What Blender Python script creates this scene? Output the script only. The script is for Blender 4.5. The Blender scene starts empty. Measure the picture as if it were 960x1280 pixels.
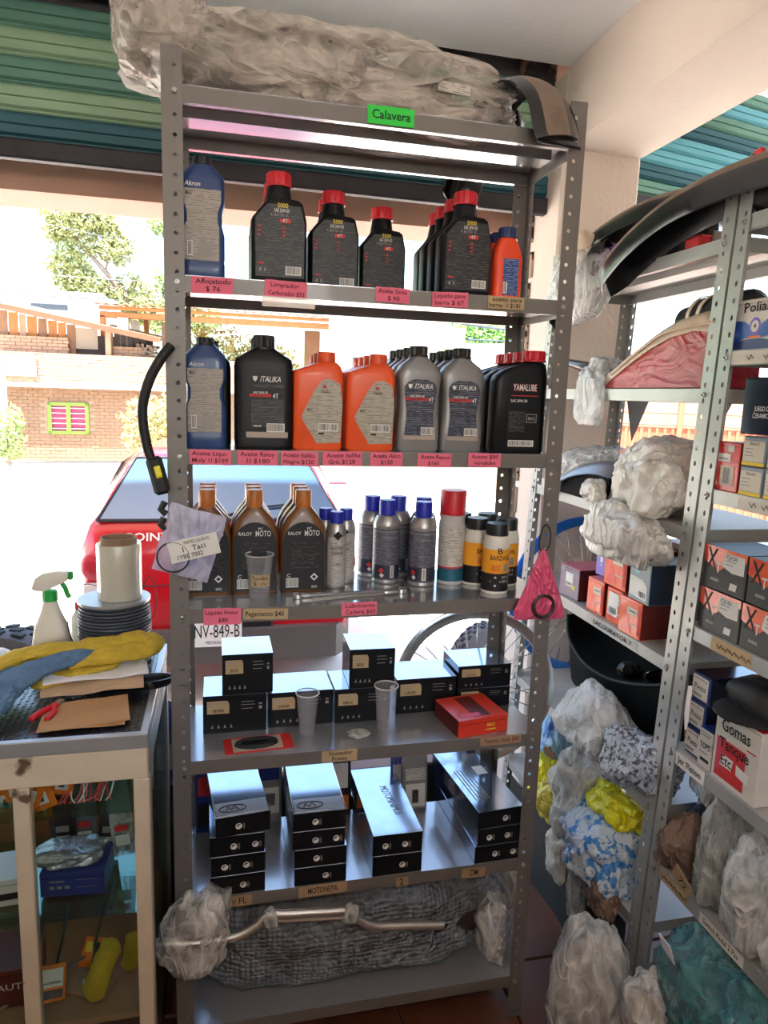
import bpy, bmesh, math, random
from math import sin, cos, pi, radians, atan2, sqrt, hypot
from mathutils import Vector, Matrix, noise
random.seed(7)
S = bpy.context.scene
COL = S.collection

# ------------------------------------------------------------------ camera
cam_d = bpy.data.cameras.new('camera'); cam = bpy.data.objects.new('camera', cam_d); COL.objects.link(cam)
R_ = Vector((0.9735, -0.2237, 0.0329)); F_ = Vector((0.2259, 0.9603, -0.1635))
U_ = R_.cross(F_).normalized(); R_ = F_.cross(U_).normalized(); F_.normalize()
cam.matrix_world = Matrix(((R_.x, U_.x, -F_.x, 0.1041), (R_.y, U_.y, -F_.y, -1.4590), (R_.z, U_.z, -F_.z, 1.5811), (0, 0, 0, 1)))
cam_d.sensor_fit = 'VERTICAL'; cam_d.sensor_height = 36.0; cam_d.lens = 877.9 / 1280 * 36
cam_d.clip_start = 0.05; cam_d.clip_end = 500
S.camera = cam

# ------------------------------------------------------------------ world, sun, added fill light, exposure
w = bpy.data.worlds.new('sky'); S.world = w; w.use_nodes = True
nt = w.node_tree; nt.nodes.clear()
out = nt.nodes.new('ShaderNodeOutputWorld'); bg = nt.nodes.new('ShaderNodeBackground')
sky = nt.nodes.new('ShaderNodeTexSky'); sky.sky_type = 'NISHITA'; sky.sun_disc = False
sky.sun_elevation = radians(62); sky.sun_rotation = radians(200); sky.dust_density = 2.0; sky.air_density = 1.3
mx = nt.nodes.new('ShaderNodeMixRGB'); mx.inputs[0].default_value = 0.12; mx.inputs[2].default_value = (2.6, 4.2, 6.6, 1)
nt.links.new(sky.outputs[0], mx.inputs[1]); nt.links.new(mx.outputs[0], bg.inputs[0])
bg.inputs[1].default_value = 0.62
nt.links.new(bg.outputs[0], out.inputs[0])
sun_d = bpy.data.lights.new('sun', 'SUN'); sun_d.energy = 27.0; sun_d.angle = radians(0.6); sun_d.color = (1.0, 0.97, 0.92)
sun = bpy.data.objects.new('sun', sun_d); COL.objects.link(sun)
sun.rotation_euler = Vector((0.28, 0.32, -0.92)).to_track_quat('-Z', 'Y').to_euler()
lamp_d = bpy.data.lights.new('fill_light', 'POINT'); lamp_d.energy = 11; lamp_d.color = (1.0, 0.95, 0.9); lamp_d.shadow_soft_size = 0.12  # fill light added to brighten the ceiling and the goods' fronts
lamp = bpy.data.objects.new('fill_light', lamp_d); COL.objects.link(lamp); lamp.location = (0.45, -1.7, 1.98)
S.view_settings.view_transform = 'Standard'; S.view_settings.look = 'None'
S.view_settings.gamma = 1.0; S.view_settings.use_curve_mapping = False
S.view_settings.exposure = 0.38

# ------------------------------------------------------------------ helpers: materials
def lin(c):
    return tuple((x / 255 / 12.92) if x / 255 <= 0.04045 else ((x / 255 + 0.055) / 1.055) ** 2.4 for x in c)
MATS = {}
def M(name, col, rough=0.5, metal=0.0, var=0.10, scale=18.0, bump=0.0, bscale=120.0, trans=0.0, spec=0.5, coat=0.0, col2=None, c2lo=0.45, c2hi=0.6, c2scale=6.0, stretch=None, alpha=None, crumple=0.0):
    m = bpy.data.materials.new(name); m.use_nodes = True; n = m.node_tree; b = n.nodes['Principled BSDF']
    tc = n.nodes.new('ShaderNodeTexCoord'); src = tc.outputs['Object']
    if stretch:
        mp = n.nodes.new('ShaderNodeMapping'); mp.inputs['Scale'].default_value = stretch
        n.links.new(src, mp.inputs[0]); src = mp.outputs[0]
    nz = n.nodes.new('ShaderNodeTexNoise'); nz.inputs['Scale'].default_value = scale; nz.inputs['Detail'].default_value = 4
    n.links.new(src, nz.inputs['Vector'])
    c = lin(col)
    rp = n.nodes.new('ShaderNodeValToRGB')
    rp.color_ramp.elements[0].position = 0.25; rp.color_ramp.elements[1].position = 0.75
    rp.color_ramp.elements[0].color = (*[x * (1 - var) for x in c], 1)
    rp.color_ramp.elements[1].color = (*[min(1, x * (1 + var)) for x in c], 1)
    n.links.new(nz.outputs['Fac'], rp.inputs[0]); colout = rp.outputs[0]
    if col2:
        n2 = n.nodes.new('ShaderNodeTexNoise'); n2.inputs['Scale'].default_value = c2scale; n2.inputs['Detail'].default_value = 6
        n.links.new(src, n2.inputs['Vector'])
        r2 = n.nodes.new('ShaderNodeValToRGB'); r2.color_ramp.elements[0].position = c2lo; r2.color_ramp.elements[1].position = c2hi
        n.links.new(n2.outputs['Fac'], r2.inputs[0])
        mix = n.nodes.new('ShaderNodeMixRGB'); n.links.new(r2.outputs[0], mix.inputs[0]); n.links.new(colout, mix.inputs[1])
        mix.inputs[2].default_value = (*lin(col2), 1); colout = mix.outputs[0]
    n.links.new(colout, b.inputs['Base Color'])
    b.inputs['Roughness'].default_value = rough; b.inputs['Metallic'].default_value = metal
    b.inputs['Specular IOR Level'].default_value = spec
    if trans: b.inputs['Transmission Weight'].default_value = trans
    if coat: b.inputs['Coat Weight'].default_value = coat; b.inputs['Coat Roughness'].default_value = 0.08
    if bump:
        nb = n.nodes.new('ShaderNodeTexNoise'); nb.inputs['Scale'].default_value = bscale; nb.inputs['Detail'].default_value = 5
        n.links.new(src, nb.inputs['Vector'])
        bp = n.nodes.new('ShaderNodeBump'); bp.inputs['Strength'].default_value = bump; bp.inputs['Distance'].default_value = 0.01
        n.links.new(nb.outputs['Fac'], bp.inputs['Height']); n.links.new(bp.outputs[0], b.inputs['Normal'])
    if crumple:
        mpc = n.nodes.new('ShaderNodeMapping'); mpc.inputs['Scale'].default_value = (1, 1, .6); n.links.new(tc.outputs['Object'], mpc.inputs[0])
        r1 = ridges(n, mpc.outputs[0], crumple, 2, 5, 1.2); r2 = ridges(n, mpc.outputs[0], crumple*2.6, 3, 3, .8)
        h = n.nodes.new('ShaderNodeMath'); h.operation = 'MULTIPLY_ADD'; h.inputs[1].default_value = .4; n.links.new(r2, h.inputs[0]); n.links.new(r1, h.inputs[2])
        bp = n.nodes.new('ShaderNodeBump'); bp.inputs['Strength'].default_value = .8; bp.inputs['Distance'].default_value = .09/crumple
        n.links.new(h.outputs[0], bp.inputs['Height']); n.links.new(bp.outputs[0], b.inputs['Normal'])
    if alpha is not None:
        b.inputs['Alpha'].default_value = alpha
    MATS[name] = m
    return m
def ridges(n, src, scale, detail, power, dist=1.0):
    nz = n.nodes.new('ShaderNodeTexNoise'); nz.inputs['Scale'].default_value = scale; nz.inputs['Detail'].default_value = detail; nz.inputs['Distortion'].default_value = dist
    n.links.new(src, nz.inputs['Vector'])
    m1 = n.nodes.new('ShaderNodeMath'); m1.operation = 'MULTIPLY_ADD'; m1.inputs[1].default_value = 2.6; m1.inputs[2].default_value = -1.3; n.links.new(nz.outputs['Fac'], m1.inputs[0])
    m2 = n.nodes.new('ShaderNodeMath'); m2.operation = 'ABSOLUTE'; n.links.new(m1.outputs[0], m2.inputs[0])
    m3 = n.nodes.new('ShaderNodeMath'); m3.operation = 'SUBTRACT'; m3.use_clamp = True; m3.inputs[0].default_value = 1.0; n.links.new(m2.outputs[0], m3.inputs[1])
    m4 = n.nodes.new('ShaderNodeMath'); m4.operation = 'POWER'; m4.inputs[1].default_value = power; n.links.new(m3.outputs[0], m4.inputs[0])
    return m4.outputs[0]
def film(name, col, lo=0.15, hi=0.75, rough=0.25, scale=14.0, bump=0.6, bscale=30.0, stretch=(1, 1, .55), bubbles=0.0):
    """thin plastic film: clear where smooth, milky along its creases"""
    m = bpy.data.materials.new(name); m.use_nodes = True; n = m.node_tree; b = n.nodes['Principled BSDF']; o = n.nodes['Material Output']
    tc = n.nodes.new('ShaderNodeTexCoord'); mp = n.nodes.new('ShaderNodeMapping'); mp.inputs['Scale'].default_value = stretch
    n.links.new(tc.outputs['Object'], mp.inputs[0]); src = mp.outputs[0]
    r1 = ridges(n, src, scale, 2, 5, 1.2); r2 = ridges(n, src, bscale, 3, 3, .8)
    h = n.nodes.new('ShaderNodeMath'); h.operation = 'MULTIPLY_ADD'; h.inputs[1].default_value = scale/bscale; n.links.new(r2, h.inputs[0]); n.links.new(r1, h.inputs[2]); hh = h.outputs[0]
    if bubbles:
        vo = n.nodes.new('ShaderNodeTexVoronoi'); vo.inputs['Scale'].default_value = bubbles; vo.inputs['Randomness'].default_value = .35; n.links.new(tc.outputs['Object'], vo.inputs['Vector'])
        h2 = n.nodes.new('ShaderNodeMath'); h2.operation = 'MULTIPLY_ADD'; h2.inputs[1].default_value = -1.1; n.links.new(vo.outputs['Distance'], h2.inputs[0]); n.links.new(hh, h2.inputs[2]); hh = h2.outputs[0]
    bp = n.nodes.new('ShaderNodeBump'); bp.inputs['Strength'].default_value = bump; bp.inputs['Distance'].default_value = .09/scale
    n.links.new(hh, bp.inputs['Height']); n.links.new(bp.outputs[0], b.inputs['Normal'])
    av = n.nodes.new('ShaderNodeMath'); av.operation = 'MULTIPLY_ADD'; av.inputs[1].default_value = .6; n.links.new(r2, av.inputs[0]); n.links.new(r1, av.inputs[2])
    mr = n.nodes.new('ShaderNodeMapRange'); mr.inputs[1].default_value = .05; mr.inputs[2].default_value = 1.1; mr.inputs[3].default_value = lo; mr.inputs[4].default_value = hi
    n.links.new(av.outputs[0], mr.inputs[0])
    b.inputs['Base Color'].default_value = (*lin(col), 1); b.inputs['Roughness'].default_value = rough
    t = n.nodes.new('ShaderNodeBsdfTransparent'); t.inputs[0].default_value = (0.97, 0.97, 0.97, 1)
    mixs = n.nodes.new('ShaderNodeMixShader'); n.links.new(mr.outputs[0], mixs.inputs[0]); n.links.new(t.outputs[0], mixs.inputs[1]); n.links.new(b.outputs[0], mixs.inputs[2])
    n.links.new(mixs.outputs[0], o.inputs[0]); MATS[name] = m
    return m
def glass(name, col, refl=0.12, tint=0.9):
    m = bpy.data.materials.new(name); m.use_nodes = True; n = m.node_tree; n.nodes.remove(n.nodes['Principled BSDF']); o = n.nodes['Material Output']
    t = n.nodes.new('ShaderNodeBsdfTransparent'); t.inputs[0].default_value = (*[x * tint for x in lin(col)], 1)
    g = n.nodes.new('ShaderNodeBsdfGlossy'); g.inputs['Roughness'].default_value = 0.02
    lw = n.nodes.new('ShaderNodeLayerWeight'); lw.inputs[0].default_value = 0.25
    ad = n.nodes.new('ShaderNodeMath'); ad.operation = 'MULTIPLY_ADD'; ad.inputs[1].default_value = 0.45; ad.inputs[2].default_value = refl * 0.4
    nz = n.nodes.new('ShaderNodeTexNoise'); nz.inputs['Scale'].default_value = 3.0
    n.links.new(lw.outputs['Fresnel'], ad.inputs[0])
    mixs = n.nodes.new('ShaderNodeMixShader'); n.links.new(ad.outputs[0], mixs.inputs[0]); n.links.new(t.outputs[0], mixs.inputs[1]); n.links.new(g.outputs[0], mixs.inputs[2])
    n.links.new(mixs.outputs[0], o.inputs[0]); MATS[name] = m
    return m
def printed(name, base, ink, lines=260.0, words=60.0, thr=0.52, rough=0.45, axis='Z', amount=0.8):
    """fine print: rows of broken ink lines too small to read"""
    m = bpy.data.materials.new(name); m.use_nodes = True; n = m.node_tree; b = n.nodes['Principled BSDF']
    tc = n.nodes.new('ShaderNodeTexCoord'); sp = n.nodes.new('ShaderNodeSeparateXYZ'); n.links.new(tc.outputs['Object'], sp.inputs[0])
    ml = n.nodes.new('ShaderNodeMath'); ml.operation = 'MULTIPLY'; ml.inputs[1].default_value = lines; n.links.new(sp.outputs[axis], ml.inputs[0])
    fr = n.nodes.new('ShaderNodeMath'); fr.operation = 'FRACT'; n.links.new(ml.outputs[0], fr.inputs[0])
    g1 = n.nodes.new('ShaderNodeMath'); g1.operation = 'LESS_THAN'; g1.inputs[1].default_value = 0.45; n.links.new(fr.outputs[0], g1.inputs[0])
    mp = n.nodes.new('ShaderNodeMapping'); mp.inputs['Scale'].default_value = (1, 1, 6) if axis == 'Z' else (1, 6, 1); n.links.new(tc.outputs['Object'], mp.inputs[0])
    nz = n.nodes.new('ShaderNodeTexNoise'); nz.inputs['Scale'].default_value = words; nz.inputs['Detail'].default_value = 3; n.links.new(mp.outputs[0], nz.inputs['Vector'])
    g2 = n.nodes.new('ShaderNodeMath'); g2.operation = 'GREATER_THAN'; g2.inputs[1].default_value = thr; n.links.new(nz.outputs['Fac'], g2.inputs[0])
    mu = n.nodes.new('ShaderNodeMath'); mu.operation = 'MULTIPLY'; n.links.new(g1.outputs[0], mu.inputs[0]); n.links.new(g2.outputs[0], mu.inputs[1])
    m2 = n.nodes.new('ShaderNodeMath'); m2.operation = 'MULTIPLY'; m2.inputs[1].default_value = amount; n.links.new(mu.outputs[0], m2.inputs[0])
    mix = n.nodes.new('ShaderNodeMixRGB'); mix.inputs[1].default_value = (*lin(base), 1); mix.inputs[2].default_value = (*lin(ink), 1)
    n.links.new(m2.outputs[0], mix.inputs[0]); n.links.new(mix.outputs[0], b.inputs['Base Color']); b.inputs['Roughness'].default_value = rough
    MATS[name] = m
    return m

# ------------------------------------------------------------------ helpers: meshes
class MB:
    def __init__(s): s.v = []; s.f = []; s.mi = []
    def add(s, vs, fs, mi=0, X=None):
        o = len(s.v)
        s.v += [tuple(X @ Vector(v)) for v in vs] if X is not None else [tuple(v) for v in vs]
        s.f += [tuple(i + o for i in f) for f in fs]; s.mi += [mi] * len(fs)
        return s
    def box(s, x0, x1, y0, y1, z0, z1, mi=0, X=None):
        v = [(x, y, z) for z in (z0, z1) for y in (y0, y1) for x in (x0, x1)]
        return s.add(v, [(0, 2, 3, 1), (4, 5, 7, 6), (0, 1, 5, 4), (2, 6, 7, 3), (0, 4, 6, 2), (1, 3, 7, 5)], mi, X)
    def rbox(s, x0, x1, y0, y1, z0, z1, c=0.004, mi=0, X=None):
        """box with chamfered edges and corners"""
        c = min(c, (x1 - x0) * .45, (y1 - y0) * .45, (z1 - z0) * .45)
        vs = []; idx = {}
        for ix, x in ((0, x0), (1, x1)):
            for iy, y in ((0, y0), (1, y1)):
                for iz, z in ((0, z0), (1, z1)):
                    dx = c if ix == 0 else -c; dy = c if iy == 0 else -c; dz = c if iz == 0 else -c
                    idx[ix, iy, iz, 'x'] = len(vs); vs.append((x, y + dy, z + dz))
                    idx[ix, iy, iz, 'y'] = len(vs); vs.append((x + dx, y, z + dz))
                    idx[ix, iy, iz, 'z'] = len(vs); vs.append((x + dx, y + dy, z))
        I = lambda a, b, d, k: idx[a, b, d, k]
        fs = []
        fs += [(I(0,0,0,'x'), I(0,0,1,'x'), I(0,1,1,'x'), I(0,1,0,'x')), (I(1,0,0,'x'), I(1,1,0,'x'), I(1,1,1,'x'), I(1,0,1,'x'))]
        fs += [(I(0,0,0,'y'), I(1,0,0,'y'), I(1,0,1,'y'), I(0,0,1,'y')), (I(0,1,0,'y'), I(0,1,1,'y'), I(1,1,1,'y'), I(1,1,0,'y'))]
        fs += [(I(0,0,0,'z'), I(0,1,0,'z'), I(1,1,0,'z'), I(1,0,0,'z')), (I(0,0,1,'z'), I(1,0,1,'z'), I(1,1,1,'z'), I(0,1,1,'z'))]
        for a in (0, 1):
            for b in (0, 1):
                fs += [(I(a,b,0,'x'), I(a,b,1,'x'), I(a,b,1,'y'), I(a,b,0,'y')), (I(a,0,b,'x'), I(a,1,b,'x'), I(a,1,b,'z'), I(a,0,b,'z')), (I(0,a,b,'y'), I(1,a,b,'y'), I(1,a,b,'z'), I(0,a,b,'z'))]
        for a in (0, 1):
            for b in (0, 1):
                for d in (0, 1): fs.append((I(a,b,d,'x'), I(a,b,d,'y'), I(a,b,d,'z')))
        return s.add(vs, fs, mi, X)
    def rings(s, rings, mi=0, cap0=True, cap1=True, X=None, closed=True):
        n = len(rings[0]); vs = [p for r in rings for p in r]; fs = []
        for i in range(len(rings) - 1):
            for j in range(n if closed else n - 1):
                k = (j + 1) % n
                fs.append((i*n+j, i*n+k, (i+1)*n+k, (i+1)*n+j))
        if cap0: fs.append(tuple(range(n))[::-1])
        if cap1: fs.append(tuple((len(rings)-1)*n + j for j in range(n)))
        return s.add(vs, fs, mi, X)
    def lathe(s, prof, n=20, cx=0, cy=0, mi=0, X=None, cap0=True, cap1=True, ridge=0.0):
        R = []
        for r, z in prof:
            R.append([(cx + r * (1 - (ridge if (j % 2) else 0)) * cos(2*pi*j/n), cy + r * (1 - (ridge if (j % 2) else 0)) * sin(2*pi*j/n), z) for j in range(n)])
        return s.rings(R, mi, cap0, cap1, X)
    def tube(s, path, r, n=8, mi=0, cap=True, X=None):
        P = [Vector(p) for p in path]; R = []
        up = Vector((0, 0, 1)); prev = None
        for i, p in enumerate(P):
            t = (P[min(i+1, len(P)-1)] - P[max(i-1, 0)]).normalized()
            if prev is None:
                a = up if abs(t.z) < 0.9 else Vector((1, 0, 0)); u = t.cross(a).normalized()
            else:
                u = (prev - t * prev.dot(t)); u = u.normalized() if u.length > 1e-6 else t.orthogonal().normalized()
            prev = u; v = t.cross(u); rr = r[i] if isinstance(r, (list, tuple)) else r
            R.append([tuple(p + rr * (cos(2*pi*j/n) * u + sin(2*pi*j/n) * v)) for j in range(n)])
        return s.rings(R, mi, cap, cap, X)
    def prism(s, poly, y0, y1, mi=0, X=None):
        """polygon given in x,z, extruded along y"""
        n = len(poly); vs = [(x, y0, z) for x, z in poly] + [(x, y1, z) for x, z in poly]
        fs = [tuple(range(n)), tuple(range(2*n-1, n-1, -1))] + [(j, (j+1) % n + 0, (j+1) % n + n, j + n)[::-1] for j in range(n)]
        return s.add(vs, fs, mi, X)
    def build(s, name, mats, parent=None, smooth=35, loc=None, rot=None):
        me = bpy.data.meshes.new(name); me.from_pydata(s.v, [], s.f); me.update()
        for m in (mats if isinstance(mats, (list, tuple)) else [mats]): me.materials.append(m)
        if any(s.mi): me.polygons.foreach_set('material_index', s.mi)
        bm = bmesh.new(); bm.from_mesh(me); bmesh.ops.recalc_face_normals(bm, faces=bm.faces); bm.to_mesh(me); bm.free()
        if smooth:
            me.shade_smooth()
            if smooth < 180: me.set_sharp_from_angle(angle=radians(smooth))
        return link(name, me, parent, loc, rot)
KIDS = {}
def link(name, me, parent=None, loc=None, rot=None, scale=None):
    o = bpy.data.objects.new(name, me); COL.objects.link(o)
    if parent:
        o.parent = parent; KIDS.setdefault(parent.name, []).append(o)
    if loc: o.location = loc
    if rot: o.rotation_euler = rot
    if scale: o.scale = scale
    return o
def tag(o, label=None, cat=None, group=None, kind=None):
    if label: o['label'] = label
    if cat: o['category'] = cat
    if group: o['group'] = group
    if kind: o['kind'] = kind
    return o
def thing(name, label, cat, loc=(0, 0, 0), rot=(0, 0, 0), group=None):
    o = bpy.data.objects.new(name, None); COL.objects.link(o); o.location = loc; o.rotation_euler = rot
    o.empty_display_size = 0.02
    return tag(o, label, cat, group)
def struct(name, mb, mat, label=None, parent=None, smooth=35):
    o = mb.build(name, mat, parent, smooth)
    if not parent: tag(o, label, None, None, 'structure')
    return o
def dup(o, loc=None, rot=None, label=None, group=None, scale=None, parent=None):
    c = o.copy(); COL.objects.link(c)
    if parent:
        c.parent = parent; KIDS.setdefault(parent.name, []).append(c)
    for k in KIDS.get(o.name, []): dup(k, parent=c)
    if loc is not None: c.location = loc
    if rot is not None: c.rotation_euler = rot
    if scale is not None: c.scale = scale
    if label: c['label'] = label
    if group: c['group'] = group
    return c
TXT = {}
def txt(s, mat, parent, loc, size, rot=(pi/2, 0, 0), width=None, shear=0.0, bend=None, wob=0.0, bold=0.0, name='lettering', align='CENTER'):
    """flat lettering as a mesh; size is the cap height; bend wraps it on a cylinder of that radius"""
    key = (s, shear, bend, size if bend else 0, wob, bold, width if bend else 0, align)
    if key not in TXT:
        cu = bpy.data.curves.new('t', 'FONT'); cu.body = s; cu.align_x = align; cu.align_y = 'CENTER'; cu.size = 1.4; cu.shear = shear; cu.offset = bold
        cu.resolution_u = 2; cu.space_line = 0.85
        to = bpy.data.objects.new('t', cu); me = bpy.data.meshes.new_from_object(to)
        bpy.data.objects.remove(to)
        me.materials.clear()
        if wob:
            for v in me.vertices:
                p = Vector((v.co.x * 1.3, v.co.y * 1.3, len(s) * 3.7))
                v.co += Vector((noise.noise(p), noise.noise(p + Vector((9, 4, 2))), 0)) * wob
        xs = [v.co.x for v in me.vertices] or [0, 1]
        if bend:
            k = size
            if width: k = width / max(1e-6, max(xs) - min(xs))
            for v in me.vertices:
                a = v.co.x * k / bend; v.co = Vector((sin(a) * bend, v.co.y * size, -(1 - cos(a)) * bend))
        TXT[key] = (me, max(xs) - min(xs))
    me, wd = TXT[key]
    if mat.name not in [m.name for m in me.materials if m]:
        if len(me.materials): me = me.copy(); me.materials.clear()
        me.materials.append(mat)
    sx = 1 if bend else (width / wd if width else size)
    sy = 1 if bend else size
    return link(name, me, parent, loc, rot, (sx, sy, 1))
def fbm(p, o=3):
    return noise.fractal(p, 1.0, 2.0, o)
def bag_mesh(name, size, seed=0, amp=0.16, crease=0.5, freq=2.2, sub=4, flat=True, power=2.6, tie=None, droop=0.0, mat=None, parent=None, loc=None, rot=None, smooth=180, holes=None):
    """crumpled bag: a rounded box pushed in and out by creases; sits on z=0"""
    bm = bmesh.new(); bmesh.ops.create_icosphere(bm, subdivisions=sub, radius=1.0)
    sx, sy, sz = size[0] / 2, size[1] / 2, size[2] / 2; so = Vector((seed * 13.7, seed * 7.1, seed * 3.3))
    for v in bm.verts:
        d = v.co.normalized()
        k = (abs(d.x) ** power + abs(d.y) ** power + abs(d.z) ** power) ** (-1 / power)
        q = Vector((d.x, d.y, d.z*.5)) * freq + so; q += .45*Vector((noise.noise(q*.9), noise.noise(q*.9 + Vector((7, 1, 3))), noise.noise(q*.9 + Vector((2, 9, 5)))))
        r1 = max(0, 1 - abs(noise.noise(q))*2.2)**1.8; r2 = max(0, 1 - abs(noise.noise(q*1.9 + Vector((3, 1, 7))))*2.2)**1.8; r3 = max(0, 1 - abs(noise.noise(q*3.7 + Vector((1, 8, 2))))*2.2)**1.8
        dis = amp * (noise.noise(d*1.2 + so)*1.5 + noise.noise(d*2.5 + so)*.6 + crease*((r1 - .4)*.62 + (r2 - .4)*.42 + (r3 - .4)*.2))
        rr = k * (1 + dis)
        x, y, z = d.x * rr, d.y * rr, d.z * rr
        if tie and z > 0:      # gathers towards a knot
            f = max(0.0, z) ** 1.3 * tie; f = min(f, 0.92); x *= 1 - f; y *= 1 - f
        if flat and z < -0.82: z = -0.82 + (z + 0.82) * 0.08
        v.co = Vector((x * sx, y * sy, z * sz + (0.82 if flat else 1.0) * sz))
    mn = min(v.co.z for v in bm.verts)
    for v in bm.verts: v.co.z -= mn
    me = bpy.data.meshes.new(name); bm.to_mesh(me); bm.free()
    me.shade_smooth()
    if smooth < 180: me.set_sharp_from_angle(angle=radians(smooth))
    if mat:
        for m in (mat if isinstance(mat, (list, tuple)) else [mat]): me.materials.append(m)
    return link(name, me, parent, loc, rot)

def pillow(name, w_, h, d, seed, mat, parent, loc=(0, 0, 0), top=1.0, n=26):
    """flat plastic pouch: two crumpled sheets sealed at the rim, optionally gathered at its top"""
    m = MB(); front = []; back = []
    for j in range(n + 1):
        for i in range(n + 1):
            u, v = 2*i/n - 1, 2*j/n - 1; k = top + (1 - top)*min(1, (1 - v)/2*1.15)
            q = Vector((u*2.2 + seed, v*2.2, seed*.7)); fat = (1 - u**4)*(1 - v**4); nn = 1 - abs(noise.noise(q))*1.6; n2 = 1 - abs(noise.noise(q*2.4))*2
            x = u*w_/2*k + .03*w_*noise.noise(q*.8)*k; z = v*h/2 + .02*h*noise.noise(q*.7 + Vector((5, 5, 5)))
            y = d/2*fat*(.55 + .35*nn + .25*n2); front.append((x, -y, z)); back.append((x, y*.8, z))
    N = (n+1)**2; qd = lambda o: [(o + j*(n+1)+i, o + j*(n+1)+i+1, o + (j+1)*(n+1)+i+1, o + (j+1)*(n+1)+i) for j in range(n) for i in range(n)]
    m.add(front + back, qd(0) + qd(N)); return m.build(name, mat, parent, 180, loc=loc)
# ------------------------------------------------------------------ materials
M('ceiling_paint', (240, 238, 236), .9, var=.03, scale=3, bump=.15, bscale=40)
M('pillar_paint', (232, 216, 202), .9, var=.05, scale=4, bump=.2, bscale=60)
M('wall_paint', (214, 198, 182), .9, var=.05, scale=4)
M('grime', (34, 28, 24), .95, var=.5, scale=30, bump=.5, col2=(120, 84, 62), c2lo=.5, c2hi=.62, c2scale=22)
M('chipped_plaster', (205, 180, 158), .95, var=.12, scale=25, bump=.6, bscale=60, col2=(48, 34, 28), c2lo=.52, c2hi=.56, c2scale=30)
M('peach_paint', (234, 184, 162), .85, var=.05, scale=5)
M('slat_green', (100, 146, 130), .38, metal=.15, var=.1, scale=3, stretch=(1, 8, 8))
M('slat_teal_shade', (48, 98, 110), .38, metal=.15, var=.1, scale=3, stretch=(1, 8, 8))
M('slat_pale_lit', (150, 182, 148), .38, metal=.15, var=.1, scale=3, stretch=(1, 8, 8))  # lighter and darker slat tones paint in the lit and shaded bands
M('slat_blue', (104, 176, 190), .38, metal=.1, var=.08, scale=3, stretch=(1, 8, 8))
M('rail_dark', (52, 50, 54), .6, var=.2)
M('floor_tile', (98, 58, 38), .45, var=.2, scale=12, bump=.1)
M('grout', (62, 44, 36), .95)
M('dirt_ground', (212, 204, 192), .95, var=.1, scale=1.2, bump=.3, bscale=6, col2=(196, 170, 138), c2lo=.55, c2hi=.75, c2scale=.6)
M('rack_grey', (118, 112, 107), .42, metal=.25, var=.06, scale=9, coat=.15)
M('tray_grey', (172, 173, 176), .2, metal=.55, var=.05, scale=6, coat=.8)
M('rack_pale', (164, 164, 160), .4, metal=.3, var=.07, scale=9, coat=.1)
M('tray_pale', (178, 174, 168), .5, metal=.15, var=.06, scale=6)
M('rack_shadow', (70, 70, 72), .5, metal=.3)
M('bolt_zinc', (176, 174, 170), .3, metal=.9)
M('tag_pink', (236, 112, 138), .7, var=.05)
M('tag_green', (48, 214, 72), .6, var=.04)
M('tag_beige', (186, 160, 122), .75, var=.1)
M('tag_kraft', (168, 138, 104), .8, var=.1)
M('tag_white', (226, 220, 208), .7, var=.05)
M('ink_black', (24, 18, 20), .8, var=0)
M('ink_maroon', (92, 16, 36), .8, var=0)
M('clear_tape', (214, 196, 180), .25, alpha=.6)
M('print_white', (226, 222, 216), .6, var=.02)
M('print_grey', (150, 146, 142), .6, var=.02)
M('print_red', (206, 44, 48), .6, var=.02)
M('print_yellow', (236, 206, 60), .6, var=.02)
M('print_black', (22, 20, 22), .6, var=.02)
M('print_orange', (240, 120, 40), .6, var=.02)
M('black_plastic', (20, 20, 22), .42, var=.1)
M('black_gloss', (16, 16, 18), .2, var=.1, coat=.3)
M('bottle_black', (13, 14, 18), .42, var=.08, spec=.3)
M('bottle_navy', (30, 62, 128), .34, var=.08, coat=.15)
M('bottle_blue', (36, 64, 116), .34, var=.08, coat=.15)
M('bottle_orange', (238, 88, 36), .4, var=.05, coat=.1)
M('bottle_red_orange', (240, 70, 26), .4, var=.05, coat=.1)
M('bottle_grey', (140, 138, 138), .36, metal=.35, var=.05)
M('bottle_amber', (118, 76, 38), .3, var=.1, coat=.2)
M('cap_red', (206, 26, 40), .4, var=.05)
M('cap_black', (24, 24, 26), .45)
M('cap_brown', (40, 32, 28), .45)
M('cap_blue', (30, 44, 176), .4, var=.05)
M('cap_navy', (34, 52, 104), .4, var=.05)
M('cap_orange', (230, 84, 36), .4, var=.05)
M('cap_amber', (198, 116, 50), .4, var=.06)
M('can_grey', (120, 116, 116), .35, metal=.4, var=.05)
M('can_dark', (58, 58, 74), .35, metal=.3, var=.06)
M('can_silver', (176, 172, 168), .3, metal=.6, var=.05)
M('can_white', (196, 190, 186), .4, var=.04)
M('can_teal', (30, 92, 116), .4, var=.06)
M('white_plastic', (222, 216, 204), .4, var=.04)
M('label_orange', (246, 166, 36), .45, var=.04)
M('label_black', (24, 24, 30), .5)
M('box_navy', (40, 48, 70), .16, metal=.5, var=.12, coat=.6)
M('box_top_sheen', (176, 190, 212), .13, metal=.9, var=.1, coat=.6)  # pale tone paints the sky's sheen onto dark lids
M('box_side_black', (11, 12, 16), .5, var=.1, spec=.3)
M('box_grey_lip', (176, 176, 184), .25, metal=.5, var=.05, coat=.4)
M('box_red', (226, 60, 40), .35, var=.06, coat=.3)
M('box_red_dark', (96, 28, 24), .4, var=.1)
M('box_orange', (236, 92, 34), .32, var=.1, coat=.3, col2=(214, 56, 26), c2scale=18)
M('box_charcoal', (66, 66, 64), .5, var=.15, bump=.05)
M('box_purple', (112, 84, 190), .4, var=.06)
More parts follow.
